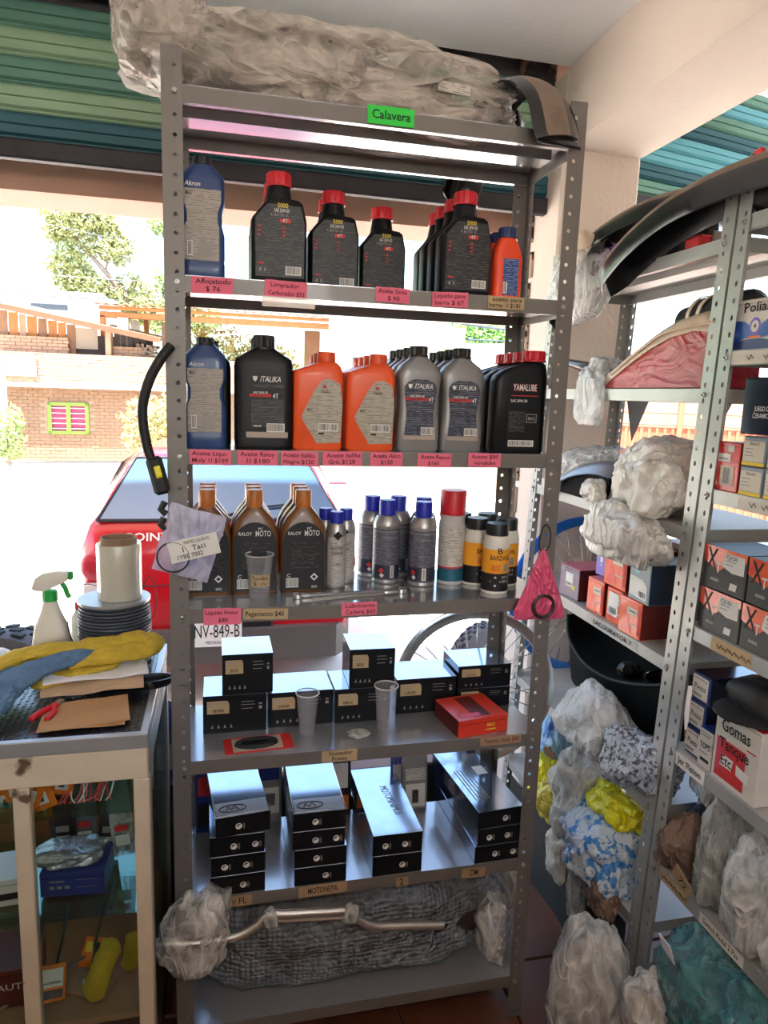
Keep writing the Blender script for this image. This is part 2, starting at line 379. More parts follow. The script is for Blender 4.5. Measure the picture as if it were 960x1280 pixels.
M('box_mauve', (122, 104, 122), .4, var=.08)
M('box_pink', (206, 110, 116), .4, var=.06)
M('box_slate', (124, 138, 150), .4, var=.06)
M('box_inkblue', (24, 44, 66), .4, var=.1)
M('box_white', (212, 204, 194), .5, var=.05)
M('box_royal', (34, 86, 172), .4, var=.06)
M('box_cream', (206, 198, 178), .5, var=.05)
M('card_red', (206, 36, 38), .4, var=.06, coat=.2)
M('chrome', (214, 214, 212), .2, metal=.8, var=.03)
M('steel', (170, 168, 164), .28, metal=.9, var=.06)
M('rim_blue', (30, 116, 206), .3, metal=.2, var=.05, coat=.4)
M('rubber', (36, 36, 38), .75, var=.15)
M('rubber_grey', (92, 92, 96), .85, var=.1)
M('fender_black', (24, 23, 24), .3, var=.15, coat=.3)
M('fender_dusty', (128, 108, 92), .6, var=.2, scale=12, col2=(60, 54, 50), c2lo=.55, c2hi=.75, c2scale=5)
M('fender_grey', (104, 108, 118), .35, var=.08, coat=.3)
M('dust', (150, 122, 98), .8, var=.15)
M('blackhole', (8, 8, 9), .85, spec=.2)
M('fascia_wood', (96, 60, 38), .85, var=.2)
M('car_red', (188, 8, 24), .25, var=.03, coat=.6)
M('car_bumper', (84, 76, 72), .5, var=.06)
M('car_dark', (30, 28, 30), .5)
M('lamp_red', (180, 40, 52), .25, var=.2, coat=.5, scale=60)
M('lamp_orange', (238, 128, 70), .25, var=.1, coat=.5)
M('lamp_white', (226, 214, 206), .25, var=.05, coat=.5)
M('car_glass', (52, 78, 104), .06, var=.02, spec=.55)
M('plate_white', (232, 228, 220), .5, var=.03)
M('frame_cream', (206, 190, 166), .55, var=.06, col2=(96, 74, 54), c2lo=.66, c2hi=.72, c2scale=14)
M('frame_alu', (176, 178, 180), .35, metal=.6, var=.06)
M('frame_side', (150, 152, 156), .4, metal=.4, var=.06)
M('tread_black', (30, 31, 36), .28, var=.2, coat=.3)
M('cabinet_wood', (150, 114, 82), .7, var=.15, scale=6, stretch=(1, 1, 6))
M('brown_card', (178, 138, 96), .8, var=.08)
M('paper_white', (226, 226, 230), .8, var=.03)
M('paper_tan', (196, 166, 134), .8, var=.06)
M('cloth_yellow', (208, 176, 58), .95, var=.12, scale=60, bump=.5, bscale=300)
M('cloth_blue', (92, 124, 158), .95, var=.16, scale=60, bump=.5, bscale=300)
M('spool_wire', (70, 76, 86), .5, var=.15)
M('film_roll', (196, 192, 176), .18, var=.04, coat=.6)
M('card_core', (146, 118, 92), .8)
M('trigger_green', (40, 168, 72), .4)
M('cup_clear', (200, 200, 204), .12, alpha=.17)
M('wire_red', (206, 56, 56), .45)
M('wire_white', (216, 206, 200), .5)
M('foil', (170, 170, 174), .25, metal=.6, var=.2, bump=.6, bscale=60)
M('pack_black', (40, 38, 42), .4, var=.4, scale=60)
M('pack_orange', (232, 120, 30), .45, var=.1)
M('pack_blue', (30, 50, 120), .4, var=.12)
M('glove_yellow', (200, 170, 40), .95, var=.12, bump=.6, bscale=250)
M('bubble_core', (84, 70, 56), .8, var=.2, scale=8, col2=(52, 42, 36), c2scale=4)
film('wrap_clear', (236, 234, 230), .07, .62, .12, 11, .8, 30)
film('wrap_dusty', (216, 204, 192), .14, .72, .26, 7, .9, 19, (.6, 1, 1.2))
film('bubble_wrap', (186, 196, 210), .34, .62, .14, 5, 1.0, 16, (1, 1, .7), 80)
film('bag_white', (220, 212, 202), .80, .98, .34, 7, .7, 18)
film('bag_milky', (228, 228, 226), .26, .80, .18, 9, .8, 24)
film('bag_clear', (206, 206, 200), .12, .62, .16, 9, .8, 24)
film('bag_pink', (240, 90, 130), .62, .95, .3, 14, .9, 34)
film('bag_teal', (84, 144, 148), .35, .85, .18, 9, .9, 24)
film('bag_zip', (206, 202, 226), .28, .66, .16, 9, .5, 22)
film('seat_red_film', (168, 14, 34), .99, 1.0, .38, 9, .35, 24, (1, .6, 1))
film('bag_red', (206, 60, 76), .75, .97, .28, 9, .8, 30)
M('bag_yellow', (232, 220, 20), .35, var=.06, crumple=10, coat=.2)
M('bag_yellow_dull', (206, 186, 70), .4, var=.15, crumple=10)
M('bag_sky', (150, 186, 216), .4, var=.15, scale=9, crumple=10, col2=(70, 120, 190), c2lo=.55, c2hi=.6, c2scale=9)
M('bag_check', (206, 216, 226), .4, var=.06, crumple=10, col2=(70, 140, 208), c2lo=.52, c2hi=.56, c2scale=38)
M('bag_speckle', (176, 182, 194), .3, var=.1, crumple=10, col2=(84, 82, 100), c2lo=.5, c2hi=.58, c2scale=90)
M('bag_print', (206, 206, 206), .4, var=.05, crumple=10, col2=(110, 108, 110), c2lo=.70, c2hi=.72, c2scale=26)
M('bag_brown', (128, 100, 82), .5, var=.25, scale=14, crumple=10)
M('bag_bluegrey', (74, 92, 120), .4, var=.5, scale=30, crumple=10)
M('bag_grey', (132, 126, 116), .4, var=.12, scale=9, crumple=10)
M('purple_wrap', (116, 70, 140), .3, var=.2, scale=40, crumple=10)
M('seat_cream', (206, 184, 160), .5, var=.08, bump=.3, bscale=40)
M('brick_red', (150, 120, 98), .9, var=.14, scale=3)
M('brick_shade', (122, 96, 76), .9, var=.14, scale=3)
M('mortar', (138, 116, 98), .95, var=.08)
M('concrete_pale', (150, 136, 122), .9, var=.08, scale=2)
M('plank_orange', (150, 98, 56), .85, var=.15, scale=3, stretch=(6, 6, 1))
M('plank_brown', (120, 88, 66), .85, var=.2, scale=3, stretch=(6, 6, 1))
M('plank_dark', (58, 50, 48), .85, var=.2, scale=3, stretch=(6, 6, 1))
M('tin_roof', (140, 114, 90), .6, var=.1)
M('house_white', (176, 178, 180), .9, var=.03)
M('window_dark', (60, 68, 78), .3)
M('frame_lime', (104, 140, 46), .6)
M('curtain_pink', (140, 54, 84), .8, var=.2, stretch=(1, 1, 6))
M('leaf_olive', (150, 152, 98), .8, var=.25, scale=2)
M('leaf_green', (140, 158, 96), .8, var=.25, scale=2)
M('leaf_bright', (96, 146, 54), .8, var=.25, scale=2)
M('leaf_dry', (164, 154, 100), .8, var=.2, scale=2)
M('bark', (128, 112, 100), .9, var=.15)
M('hill_green', (104, 134, 104), 1.0, var=.1, scale=.2)
M('gate_red', (160, 78, 52), .6, var=.06)
M('cable_black', (26, 26, 28), .6)
glass('pane', (246, 252, 250), .06, .99)
glass('shelf_glass', (206, 238, 230), .03, .97)
printed('fine_print_dark', (18, 18, 23), (96, 92, 92), 210, 70, .52, amount=.6)
printed('fine_print_grey', (166, 156, 148), (110, 102, 98), 230, 80, .5)
printed('fine_print_navy', (40, 46, 66), (120, 120, 130), 220, 80, .5)
printed('fine_print_beige', (176, 166, 150), (112, 106, 100), 240, 80, .5)
printed('fine_print_blue', (32, 66, 130), (150, 166, 196), 260, 90, .5)
printed('fine_print_white', (206, 200, 190), (110, 104, 100), 260, 80, .5)
printed('fine_print_can', (84, 84, 98), (140, 138, 144), 230, 80, .5)
printed('fine_print_silver', (190, 184, 180), (140, 134, 132), 230, 80, .5)
K = MATS
# ------------------------------------------------------------------ the shop shell
b = MB(); b.box(-3.2, 3.2, -4.6, 1.25, -.12, -.012)
floor = struct('floor', b, K['grout'], 'reddish brown tiled shop floor with dark joints')
tile = MB().rbox(-.147, .147, -.147, .147, -.012, 0, .003)
t0 = None
for i in range(-2, 8):
    for j in range(-5, 5):
        if t0 is None: t0 = tile.build('floor_tile', K['floor_tile'], floor, loc=(i*.3 + .1, j*.3 + .02, 0))
        else: link('floor_tile', t0.data, floor, (i*.3 + .1 + random.uniform(-.001, .001), j*.3 + .02, random.uniform(-.001, .0005)))
b = MB(); b.box(-3.2, 3.2, -4.6, .85, 2.66, 2.86)
struct('ceiling', b, K['ceiling_paint'], 'plain off white ceiling slab')
b = MB(); b.box(1.22, 1.51, -4.6, .85, 2.41, 2.66)
struct('trim_1', b, K['pillar_paint'], 'pale pinkish ceiling beam running back from the pillar')
b = MB(); b.rbox(1.22, 1.51, .85, 1.17, 0, 2.66, .008)
pillar = struct('trim_2', b, K['pillar_paint'], 'cream painted pillar between the two shutters')
b = MB()
for i in range(14):
    z0 = .9 + i*.125
    b.rbox(1.212 - random.uniform(0, .006), 1.2205, 1.03 + random.uniform(0, .03), 1.09, z0, z0 + random.uniform(.09, .14), .003)
b.build('shutter_guide_grime', K['chipped_plaster'], pillar)
MB().box(1.208, 1.222, 1.085, 1.17, 0, 2.66).build('shutter_guide', K['rail_dark'], pillar)
b = MB(); b.box(-3.2, 1.5, 1.17, 1.42, 2.20, 5.9)
struct('wall_front', b, K['peach_paint'], 'peach painted lintel above the left shutter opening')
b = MB(); b.box(-3.4, -3.2, -4.6, 1.32, -.35, 2.86)
struct('wall_left', b, K['wall_paint'], 'cream wall on the left')
b = MB(); b.box(3.2, 3.4, -4.6, .4, -.35, 2.86)
struct('wall_right', b, K['wall_paint'], 'cream wall on the right')
b = MB(); b.box(-3.2, -1.6, -4.8, -4.6, -.35, 2.86); b.box(1.6, 3.2, -4.8, -4.6, -.35, 2.86); b.box(-1.6, 1.6, -4.8, -4.6, 2.5, 2.86); b.box(-1.6, 1.6, -4.8, -4.6, -.35, 1.35)  # unseen opening, shaped to light the upper shelves more than the low ones
struct('wall_back', b, K['wall_paint'], 'cream wall behind with a wide opening added for fill light')
MB().rbox(-2.6, 2.4, -2.4, -1.8, 0, 1.15, .01).build('light_blocker', K['cabinet_wood'])  # added out of view to shade the low shelves from behind
sc = bpy.data.objects['light_blocker']; tag(sc, 'added unseen wooden block shading the low shelves from the back opening', 'counter')
b = MB(); b.box(-3.4, 3.4, -4.8, 1.17, 2.86, 5.9)
struct('trim_3', b, K['wall_paint'], 'upper storey over the shop')
b = MB(); b.box(-3.2, 3.2, 1.25, 1.75, -.35, -.06)
struct('trim_4', b, K['concrete_pale'], 'concrete doorstep outside the shop')

b = MB(); b.rbox(1.51, 3.2, 1.42, 1.56, -.35, .92, .01)  # added to keep ground bounce off the low side shelves
struct('trim_5', b, K['pillar_paint'], 'low light blocker added across the right opening behind the side racks')
# roller shutters: every slat a curved strip of its own
def slat_mesh(L, h):
    prof = [(0, 0), (-.009, -.10), (-.010, -.16), (-.010, -.44), (-.004, -.47), (-.004, -.50), (-.010, -.53), (-.010, -.80), (-.006, -.84), (0, -.88), (0, -.93), (-.004, -.95), (0, -1.0)]
    rr = [[(0, y, z*h), (L, y, z*h), (L, y + .002, z*h), (0, y + .002, z*h)] for y, z in prof]
    return MB().rings(rr)
def shutter(label, loc, rotz, L, n, h, cols, bottom=True):
    t = thing('roller_shutter', label, 'shutter', loc, (0, 0, rotz))
    meshes = {}
    for i in range(n):
        c = cols[i % len(cols)]
        if c not in meshes: meshes[c] = slat_mesh(L, h).build('slat', K[c], t, 40, loc=(0, 0, -i*h)).data
        else: link('slat', meshes[c], t, (0, 0, -i*h))
    if bottom:
        MB().rbox(0, L, -.02, .02, -n*h - .055, -n*h, .006).build('bottom_rail', K['rail_dark'], t)
    return t
h = .075
sh = shutter('raised green roller shutter above the left opening, behind the tall rack', (-2.6, .86, 2.655), radians(1.6), 3.83, 5, h,
        ['slat_green', 'slat_pale_lit', 'slat_green', 'slat_pale_lit', 'slat_teal_shade'])
MB().tube([(0, .07, .03), (3.83, .07, .03)], .055, 14).build('roll', K['rail_dark'], sh)
MB().rbox(3.7, 3.83, -.015, .06, -.06, .14, .01).build('bracket', K['grime'], sh)
sh = shutter('raised turquoise roller shutter at upper right, behind the dusty fenders', (1.53, 1.10, 2.86), radians(13), 2.2, 8, .06,
        ['slat_green', 'slat_blue', 'slat_green', 'slat_teal_shade', 'slat_blue', 'slat_blue', 'slat_teal_shade', 'slat_green'])
b = MB()
for i in range(6):
    b.rbox(-.03 + random.uniform(-.01, .02), .07 + random.uniform(-.02, .02), -.05, -.012, -.3 - i*.06, -.245 - i*.06, .008)
b.build('chipped_end', K['chipped_plaster'], sh)
# ------------------------------------------------------------------ slotted steel racks
def post_mesh(H, w=.038, p=.035, hole=(.0043, .0043), lean=0.0, t=.0016):
    b = MB(); n = int(H / p)
    for fl in (0, 1):
        for i in range(n):
            z0, z1 = i*p, (i+1)*p if i < n-1 else H
            cx, cz = w*.62, (z0 + z1)/2
            pts = [(0, z0), (w, z0), (w, z1), (0, z1)]
            for k in range(8):
                a = radians(22.5 + 45*k); pts.append((cx + hole[0]*cos(a), cz + hole[1]*sin(a)))
            vs = []
            for d in (0, t):
                for u, z in pts:
                    x, y = (u, d) if fl == 0 else (d, u)
                    vs.append((x + lean*z, y, z))
            fs = []
            sides = [((1, 2), (4+7, 4+0)), ((2, 3), (4+1, 4+2)), ((3, 0), (4+3, 4+4)), ((0, 1), (4+5, 4+6))]
            for (a, c), (d, e) in sides: fs.append((a, c, e, d))
            for c, d, e in ((2, 4, 5), (3, 6, 7), (0, 8, 9), (1, 10, 11)): fs.append((c, e, d))
            fs2 = [tuple(j + 12 for j in f[::-1]) for f in fs]
            hw = [(4+k, 4+(k+1) % 8, 16+(k+1) % 8, 16+k) for k in range(8)]
            b.add(vs, fs + fs2 + hw)
        e = [(w, 0, 0), (w, t, 0), (w, t, H), (w, 0, H)] if fl == 0 else [(0, w, 0), (t, w, 0), (t, w, H), (0, w, H)]
        b.add([(x + lean*z, y, z) for x, y, z in e], [(0, 1, 2, 3)])
    return b
def tray_mb(W, D, lip=.031):
    b = MB(); t = .0015; x0, x1, y0, y1 = .0025, W-.0025, .0025, D-.0025
    b.box(x0, x1, y0, y1, -t, 0)
    b.box(x0, x1, y0, y0+t, -lip, -t, 1); b.box(x0, x1, y1-t, y1, -lip, -t, 1)
    b.box(x0, x0+t, y0+t, y1-t, -lip, -t, 1); b.box(x1-t, x1, y0+t, y1-t, -lip, -t, 1)
    b.box(x0, x1, y0+t, y0+.014, -lip, -lip+t); b.box(x0, x1, y1-.014, y1-t, -lip, -lip+t)
    for s in (.5,):      # stiffening channel under the sheet
        yc = D*s
        b.box(x0+.02, x1-.02, yc-.03, yc-.0285, -.018, -t); b.box(x0+.02, x1-.02, yc+.0285, yc+.03, -.018, -t); b.box(x0+.02, x1-.02, yc-.03, yc+.03, -.0195, -.018)
    return b
bolt_mb = MB().lathe([(.0055, 0), (.0055, .003), (.0048, .004)], 6); bolt_mb.lathe([(.0025, .004), (.0025, .008), (.001, .0085)], 8)
def price_tag(rack, x0, x1, z, lines, paper, ink, h=.030, y=-.0012, tilt=0.0, sz=.0092):
    w_ = x1 - x0; m = MB(); n = 6; vs = []
    for i in range(n + 1):
        for s in (0, 1):
            u = i/n; vs.append(((u-.5)*w_, -.0006*abs(sin(u*9)), (s-.5)*h + random.uniform(-.0005, .0005)))
    m.add(vs, [(2*i, 2*i+2, 2*i+3, 2*i+1) for i in range(n)])
    o = m.build('price_tag', K[paper], rack, loc=((x0+x1)/2, y, z), rot=(0, tilt, 0))
    k = len(lines)
    for i, s in enumerate(lines):
        zz = 0 if k == 1 else (.5 - i) * h * .46
        ww = min(w_*.86, len(s) * sz * .72)
        txt(s, K[ink], o, (random.uniform(-.003, .003), -.0012, zz), sz if k > 1 else sz*1.25, width=ww, wob=.035, bold=.012)
    return o
W_, D_, H_ = .857, .285, 2.2
ZS = [2.137, 1.798, 1.462, 1.128, .787, .453, .122]
rack = thing('metal_rack', 'tall grey slotted metal rack with seven shelves standing before the left opening', 'rack', (0, 0, 0))
pm = post_mesh(H_).build('post', K['rack_grey'], rack, 20)
for (x, y, a) in ((W_, 0, pi/2), (W_, D_, pi), (0, D_, -pi/2)): link('post', pm.data, rack, (x, y, 0), (0, 0, a))
tm = None
for z in ZS:
    if tm is None: tm = tray_mb(W_, D_).build('tray', [K['tray_grey'], K['rack_grey']], rack, 20, loc=(0, 0, z))
    else: link('tray', tm.data, rack, (0, 0, z))
bm_ = None
for z in ZS:
    for (x, y, rx) in ((.024, 0, pi/2), (W_-.024, 0, pi/2), (W_-.024, D_, -pi/2), (.024, D_, -pi/2)):
        if bm_ is None: bm_ = bolt_mb.build('bolt', K['bolt_zinc'], rack, loc=(x, y, z-.014), rot=(rx, 0, 0))
        else: link('bolt', bm_.data, rack, (x, y, z-.014), (rx, 0, 0))
TAGS = [(0, .387, .482, -.012, ['Calavera'], 'tag_green', 'ink_black', .034, .0135),
 (1, .05, .129, -.017, ['Aflojatodo', '$ 76'], 'tag_pink', 'ink_black', .031, .0095), (1, .19, .273, -.016, ['Limpiador', 'Carburador $93'], 'tag_pink', 'ink_maroon', .034, .0088),
 (1, .415, .486, -.013, ['Aceite Shina', '$ 90'], 'tag_pink', 'ink_maroon', .03, .0088), (1, .535, .614, -.014, ['Liquido para', 'barra $ 67'], 'tag_pink', 'ink_maroon', .03, .0088),
 (1, .659, .741, -.013, ['aceite para', 'barras 1l $181'], 'tag_beige', 'ink_black', .026, .0085),
 (2, .043, .125, -.015, ['Aceite Liqui-', 'Moly 1l $199'], 'tag_pink', 'ink_maroon', .03, .0088), (2, .137, .218, -.015, ['Aceite Raloy', '1l $180'], 'tag_pink', 'ink_maroon', .03, .0092),
 (2, .225, .302, -.016, ['Aceite italika', 'Negro $120'], 'tag_pink', 'ink_maroon', .03, .0088), (2, .311, .395, -.015, ['Aceite italika', 'Gris $128'], 'tag_pink', 'ink_maroon', .03, .0088),
 (2, .413, .484, -.015, ['Aceite Akro', '$130'], 'tag_pink', 'ink_maroon', .03, .0092), (2, .517, .594, -.016, ['Aceite Repsol', '$160'], 'tag_pink', 'ink_maroon', .03, .0088),
 (2, .633, .709, -.014, ['Aceite $80', 'yamalube'], 'tag_pink', 'ink_maroon', .03, .0088),
 (3, .067, .144, -.016, ['Liquido Freno', '$80'], 'tag_pink', 'ink_maroon', .036, .0092), (3, .149, .243, -.014, ['Pegamento $40'], 'tag_beige', 'ink_black', .024, .0088),
 (3, .359, .438, -.01, ['Lubricante', 'Cadena $60'], 'tag_pink', 'ink_maroon', .03, .0092),
 (4, .322, .403, -.013, ['Soxtador', 'Powes'], 'tag_beige', 'ink_black', .028, .0095), (4, .7, .804, -.008, ['Tuerca Unib $80'], 'tag_kraft', 'ink_maroon', .022, .0085),
 (5, .08, .168, -.014, ['DT y FL'], 'tag_kraft', 'ink_black', .026, .0125), (5, .274, .389, -.012, ['MOTONETA'], 'tag_kraft', 'ink_black', .028, .012),
 (5, .507, .537, -.018, ['2'], 'tag_kraft', 'ink_black', .024, .013), (5, .672, .733, -.018, ['DM'], 'tag_kraft', 'ink_black', .026, .014)]
for (i, x0, x1, dz, ln, pa, ink, h, sz) in TAGS: price_tag(rack, x0, x1, ZS[i] + dz, ln, pa, ink, h, sz=sz, tilt=random.uniform(-.03, .03))
MB().box(.185, .29, -.0022, -.0018, 1.748, 1.768).build('clear_tape', K['clear_tape'], rack)

# right-hand racks: posts lean, trays level
AX, AY, LEAN = 1.10, -.094, .034
def ax(z): return AX + LEAN*z
ZF = [1.942, 1.62, 1.303, .984, .621, .302]
ZN = [1.975, 1.699, 1.403, 1.092, .793, .498, .2]
def side_rack(y0, L, zs, label):
    t = thing('metal_rack', label, 'rack', (AX, y0, 0))
    D = .30
    p1 = {}
    for (dx, dy, a) in ((0, 0, 0), (D, 0, 90), (D, L, 180), (0, L, 270)):
        m = post_mesh(2.05, hole=(.0042, .0062))
        X = Matrix.Translation((dx, dy, 0)) @ Matrix.Rotation(radians(a), 4, 'Z')
        m.v = [tuple(X @ Vector(v)) for v in m.v]; m.v = [(x + LEAN*z, y, z) for x, y, z in m.v]
        m.build('post', K['rack_pale'], t, 20)
    tr = None
    for z in zs:
        if tr is None:
            m = tray_mb(L, D)
            m.v = [(y, x, z_) for x, y, z_ in m.v]
            tr = m.build('tray', [K['tray_pale'], K['rack_pale']], t, 20, loc=(LEAN*z, 0, z))
        else: link('tray', tr.data, t, (LEAN*z, 0, z))
    for z in zs:
        for yy in (.024, L - .024):
            link('bolt', bm_.data, t, (LEAN*z - .001, yy, z - .014), (0, -pi/2, 0))
    return t
far_rack = side_rack(AY, .86, ZF, 'pale slotted metal rack by the pillar, holding fenders, bags and orange boxes')
near_rack = side_rack(AY - .008 - .86, .86, ZN, 'nearest pale slotted metal rack at the right edge of the picture')
# hanging triangular brackets under the second shelf of the far rack
m = MB(); m.add([(0, 0, 0), (0, .12, 0), (0, .075, -.13), (.003, 0, 0), (.003, .12, 0), (.003, .075, -.13)], [(0, 1, 2), (5, 4, 3), (0, 3, 4, 1), (1, 4, 5, 2), (2, 5, 3, 0)])
gs = m.build('gusset', K['rack_shadow'], far_rack, loc=(LEAN*1.6 + .28, .28, 1.59)); link('gusset', gs.data, far_rack, (LEAN*1.6 + .28, .66, 1.59))
link('gusset', gs.data, near_rack, (LEAN*1.6 + .28, .7, 1.59))
def side_tag(rack_, y0, y1, z, s, paper, ink, h=.026, sz=.016):
    # s None: pen strokes too faded to read
    """strip of paper on a lip that faces the aisle; y0 is the far end"""
    m = MB(); L = y0 - y1; m.add([(0, -L/2, -h/2), (0, L/2, -h/2), (0, L/2, h/2), (0, -L/2, h/2)], [(0, 1, 2, 3)])
    o = m.build('price_tag', K[paper], rack_, loc=(LEAN*z + .0015, (y0+y1)/2 - (rack_.location.y), z - .016))
    if s is None:
        for k in range(5):
            yy = L*(.34 - .17*k); MB().tube([(-.0008, yy, .004 - .002*(k % 2)), (-.0008, yy - .008, -.005), (-.0008, yy - .013, .005), (-.0008, yy - .02, -.003)], .0007, 4).build('pen_stroke', K[ink], o)
        return
    txt(s, K[ink], o, (-.0012, 0, 0), sz*.8, rot=(pi/2, 0, -pi/2), width=L*.8, wob=.03, bold=.012)
side_tag(far_rack, .30, .06, .984, 'LACOURATOR 7', 'tray_pale', 'ink_black')
side_tag(near_rack, -.14, -.42, 1.699, None, 'tag_white', 'ink_black')
side_tag(near_rack, -.22, -.42, 1.403, None, 'tag_white', 'ink_black')
side_tag(near_rack, -.20, -.32, 1.092, None, 'tag_beige', 'ink_black', .03)
side_tag(near_rack, -.14, -.24, .793, 'Jer Piston', 'tag_white', 'ink_black', .032, .02)
side_tag(near_rack, -.13, -.24, .498, None, 'tag_beige', 'ink_black')
side_tag(near_rack, -.285, -.42, .498, 'Switch Pedal 2 Pav', 'tag_white', 'ink_black')
# ------------------------------------------------------------------ street, car, houses and trees outside
GZ = -.35
m = MB(); n = 40; vs = []
for j in range(n + 1):
    for i in range(n + 1):
        x = -60 + 120*i/n; y = -30 + 110*j/n
        z = GZ + (.25*fbm(Vector((x*.08, y*.08, 3))) if y > 8 else 0) + max(0, (y - 22))*.02
        vs.append((x, y, z))
m.add(vs, [(j*(n+1)+i, j*(n+1)+i+1, (j+1)*(n+1)+i+1, (j+1)*(n+1)+i) for j in range(n) for i in range(n)])
struct('ground', m, K['dirt_ground'], 'sunlit pale dirt street', smooth=180)
m = MB(); n = 30; vs = []
for j in range(11):
    for i in range(n + 1):
        x = -60 + 130*i/n; t = j/10; y = 55 + 30*t
        hgt = (27 + 4*fbm(Vector((x*.05, 1, 2)))) * sin(pi*min(1, t*1.2)*.5) * (1 - .72*max(0, min(1, (x + 24)/16)))
        vs.append((x, y, GZ + hgt + .5*fbm(Vector((x*.3, y*.3, 5)))))
m.add(vs, [(j*(n+1)+i, j*(n+1)+i+1, (j+1)*(n+1)+i+1, (j+1)*(n+1)+i) for j in range(10) for i in range(n)])
struct('hill', m, K['hill_green'], 'hazy pale green hill far behind the houses', smooth=180)

# --- red hatchback seen from behind
car = thing('car', 'red hatchback car parked outside with its tailgate towards the shop', 'car', (.12, 2.83, 0))
def ring(Y, zb, zm, zbelt, zt, wb, wm, wbelt, wt):
    h = [(wb, zb), (wm, zm), (wbelt, zbelt), (wt, zt - .05), (wt - .10, zt)]
    return [(x, Y, z) for x, z in h] + [(-x, Y, z) for x, z in h[::-1]]
rows = [(.03, .02, .22, .46, .58, .70, .79, .79, .70), (.06, .0, .24, .52, .70, .74, .82, .81, .74), (.12, -.02, .25, .62, .81, .78, .83, .83, .78),
        (.28, -.05, .25, .70, .97, .80, .83, .81, .66), (.45, -.08, .25, .72, 1.13, .81, .83, .81, .60), (.62, -.10, .25, .72, 1.165, .81, .83, .80, .59),
        (1.9, -.12, .22, .68, 1.17, .81, .83, .79, .58), (2.2, -.12, .22, .66, 1.02, .81, .83, .79, .62), (2.6, -.12, .2, .58, .76, .80, .82, .78, .70), (3.5, -.12, .15, .40, .55, .76, .78, .74, .66), (3.62, -.08, .1, .3, .42, .62, .66, .62, .54)]
body = MB().rings([ring(*r) for r in rows]).build('body', K['car_red'], car, 40)
# rear window and side glass
def patch(P, n=8, bulge=.0):
    """bilinear patch bl,br,tr,tl with a slight outward bow"""
    bl, br, tr, tl = [Vector(p) for p in P]; vs = []
    for j in range(n + 1):
        for i in range(n + 1):
            u, v = i/n, j/n
            p = bl*(1-u)*(1-v) + br*u*(1-v) + tr*u*v + tl*(1-u)*v
            p.y -= bulge * 4*u*(1-u); vs.append(p)
    return MB().add(vs, [(j*(n+1)+i, j*(n+1)+i+1, (j+1)*(n+1)+i+1, (j+1)*(n+1)+i) for j in range(n) for i in range(n)])
g = patch([(-.735, .105, .80), (.735, .105, .80), (.535, .415, 1.135), (-.535, .415, 1.135)], bulge=.012).build('rear_window', K['car_glass'], car, 180)
MB().tube([(-.735, .097, .79), (.735, .097, .79), (.54, .42, 1.14), (-.54, .42, 1.14), (-.735, .097, .79)], .010, 6).build('window_seal', K['rubber'], g)
MB().tube([(0, .10, .815), (.2, .13, .86), (.42, .15, .88)], .007, 6).build('wiper', K['rubber'], g)
for s in (-1, 1):
    patch([(s*.835, .36, .73), (s*.835, 1.75, .70), (s*.615, 1.75, 1.11), (s*.645, .52, 1.10)]).build('side_window', K['car_glass'], car, 180)
    # lamp cluster on the rear corner
    la = MB().rings([[(s*(.60 + .235*u), .02 + .19*u**3 + .05*(z - .2), z) for u in (0, .25, .5, .75, 1)] + [(s*(.60 + .235*u), .06 + .19*u**3 + .05*(z - .2), z) for u in (1, .75, .5, .25, 0)] for z in (.22, .33, .44, .56, .64)])
    la = la.build('tail_lamp', K['lamp_orange'], car, 40)
    X = Matrix.Translation((s*.735, .012, .53)) @ Matrix.Rotation(pi/2, 4, 'X')
    MB().lathe([(.088, -.05), (.088, 0), (.07, .014), (.03, .02)], 24, X=X).build('round_lens', K['lamp_red'], la, 40)
    MB().rbox(s*.73 - .085, s*.73 + .085, -.002, .10, .345, .43, .01).build('white_lens', K['lamp_white'], la)
    MB().rbox(s*.73 - .085, s*.73 + .085, -.002, .10, .225, .33, .01).build('pink_lens', K['lamp_red'], la)
    if s < 0: pass
    mr = None if s < 0 else MB().rbox(s*.98 - .10, s*.98 + .10, 1.72, 1.80, .70, .82, .03).build('wing_mirror', K['car_red'], car)
    if mr: MB().rbox(s*.98 - .085, s*.98 + .085, 1.712, 1.722, .715, .805, .003).build('mirror_glass', K['chrome'], mr)
    for yw in (.75, 3.0):
        X = Matrix.Translation((s*.74, yw, -.07)) @ Matrix.Rotation(pi/2, 4, 'Y')
        MB().lathe([(.16, -.09), (.26, -.09), (.28, -.06), (.28, .06), (.26, .09), (.16, .09)], 24, X=X).build('wheel', K['rubber'], car, 30)
MB().rings([[(x, y0, z) for x, y0, z in ((-.80, .10 if z < .1 else .08, z), (-.70, -.02, z), (-.3, -.045, z), (.3, -.045, z), (.70, -.02, z), (.80, .10, z), (.78, .3, z), (-.78, .3, z))] for z in (-.085, -.03, .08, .125)]).build('bumper', K['car_bumper'], car, 40)
MB().rbox(-.30, .30, .0, .06, .02, .26, .015).build('plate_recess', K['car_dark'], car)
pl = MB().rbox(-.20, .105, -.052, -.046, .025, .185, .004).build('number_plate', K['plate_white'], car)
txt('NV-849-B', K['print_black'], pl, (-.045, -.0535, .12), .085, width=.27); txt('MICHOACAN', K['print_black'], pl, (-.045, -.0535, .052), .022, width=.13)
txt('POINTER', K['plate_white'], car, (-.40, .052, .695), .05, width=.34, rot=(radians(72), 0, 0), bold=.02)
MB().tube([(-.5, .03, .40), (.5, .03, .40)], .004, 6).build('tailgate_seam', K['car_dark'], car)

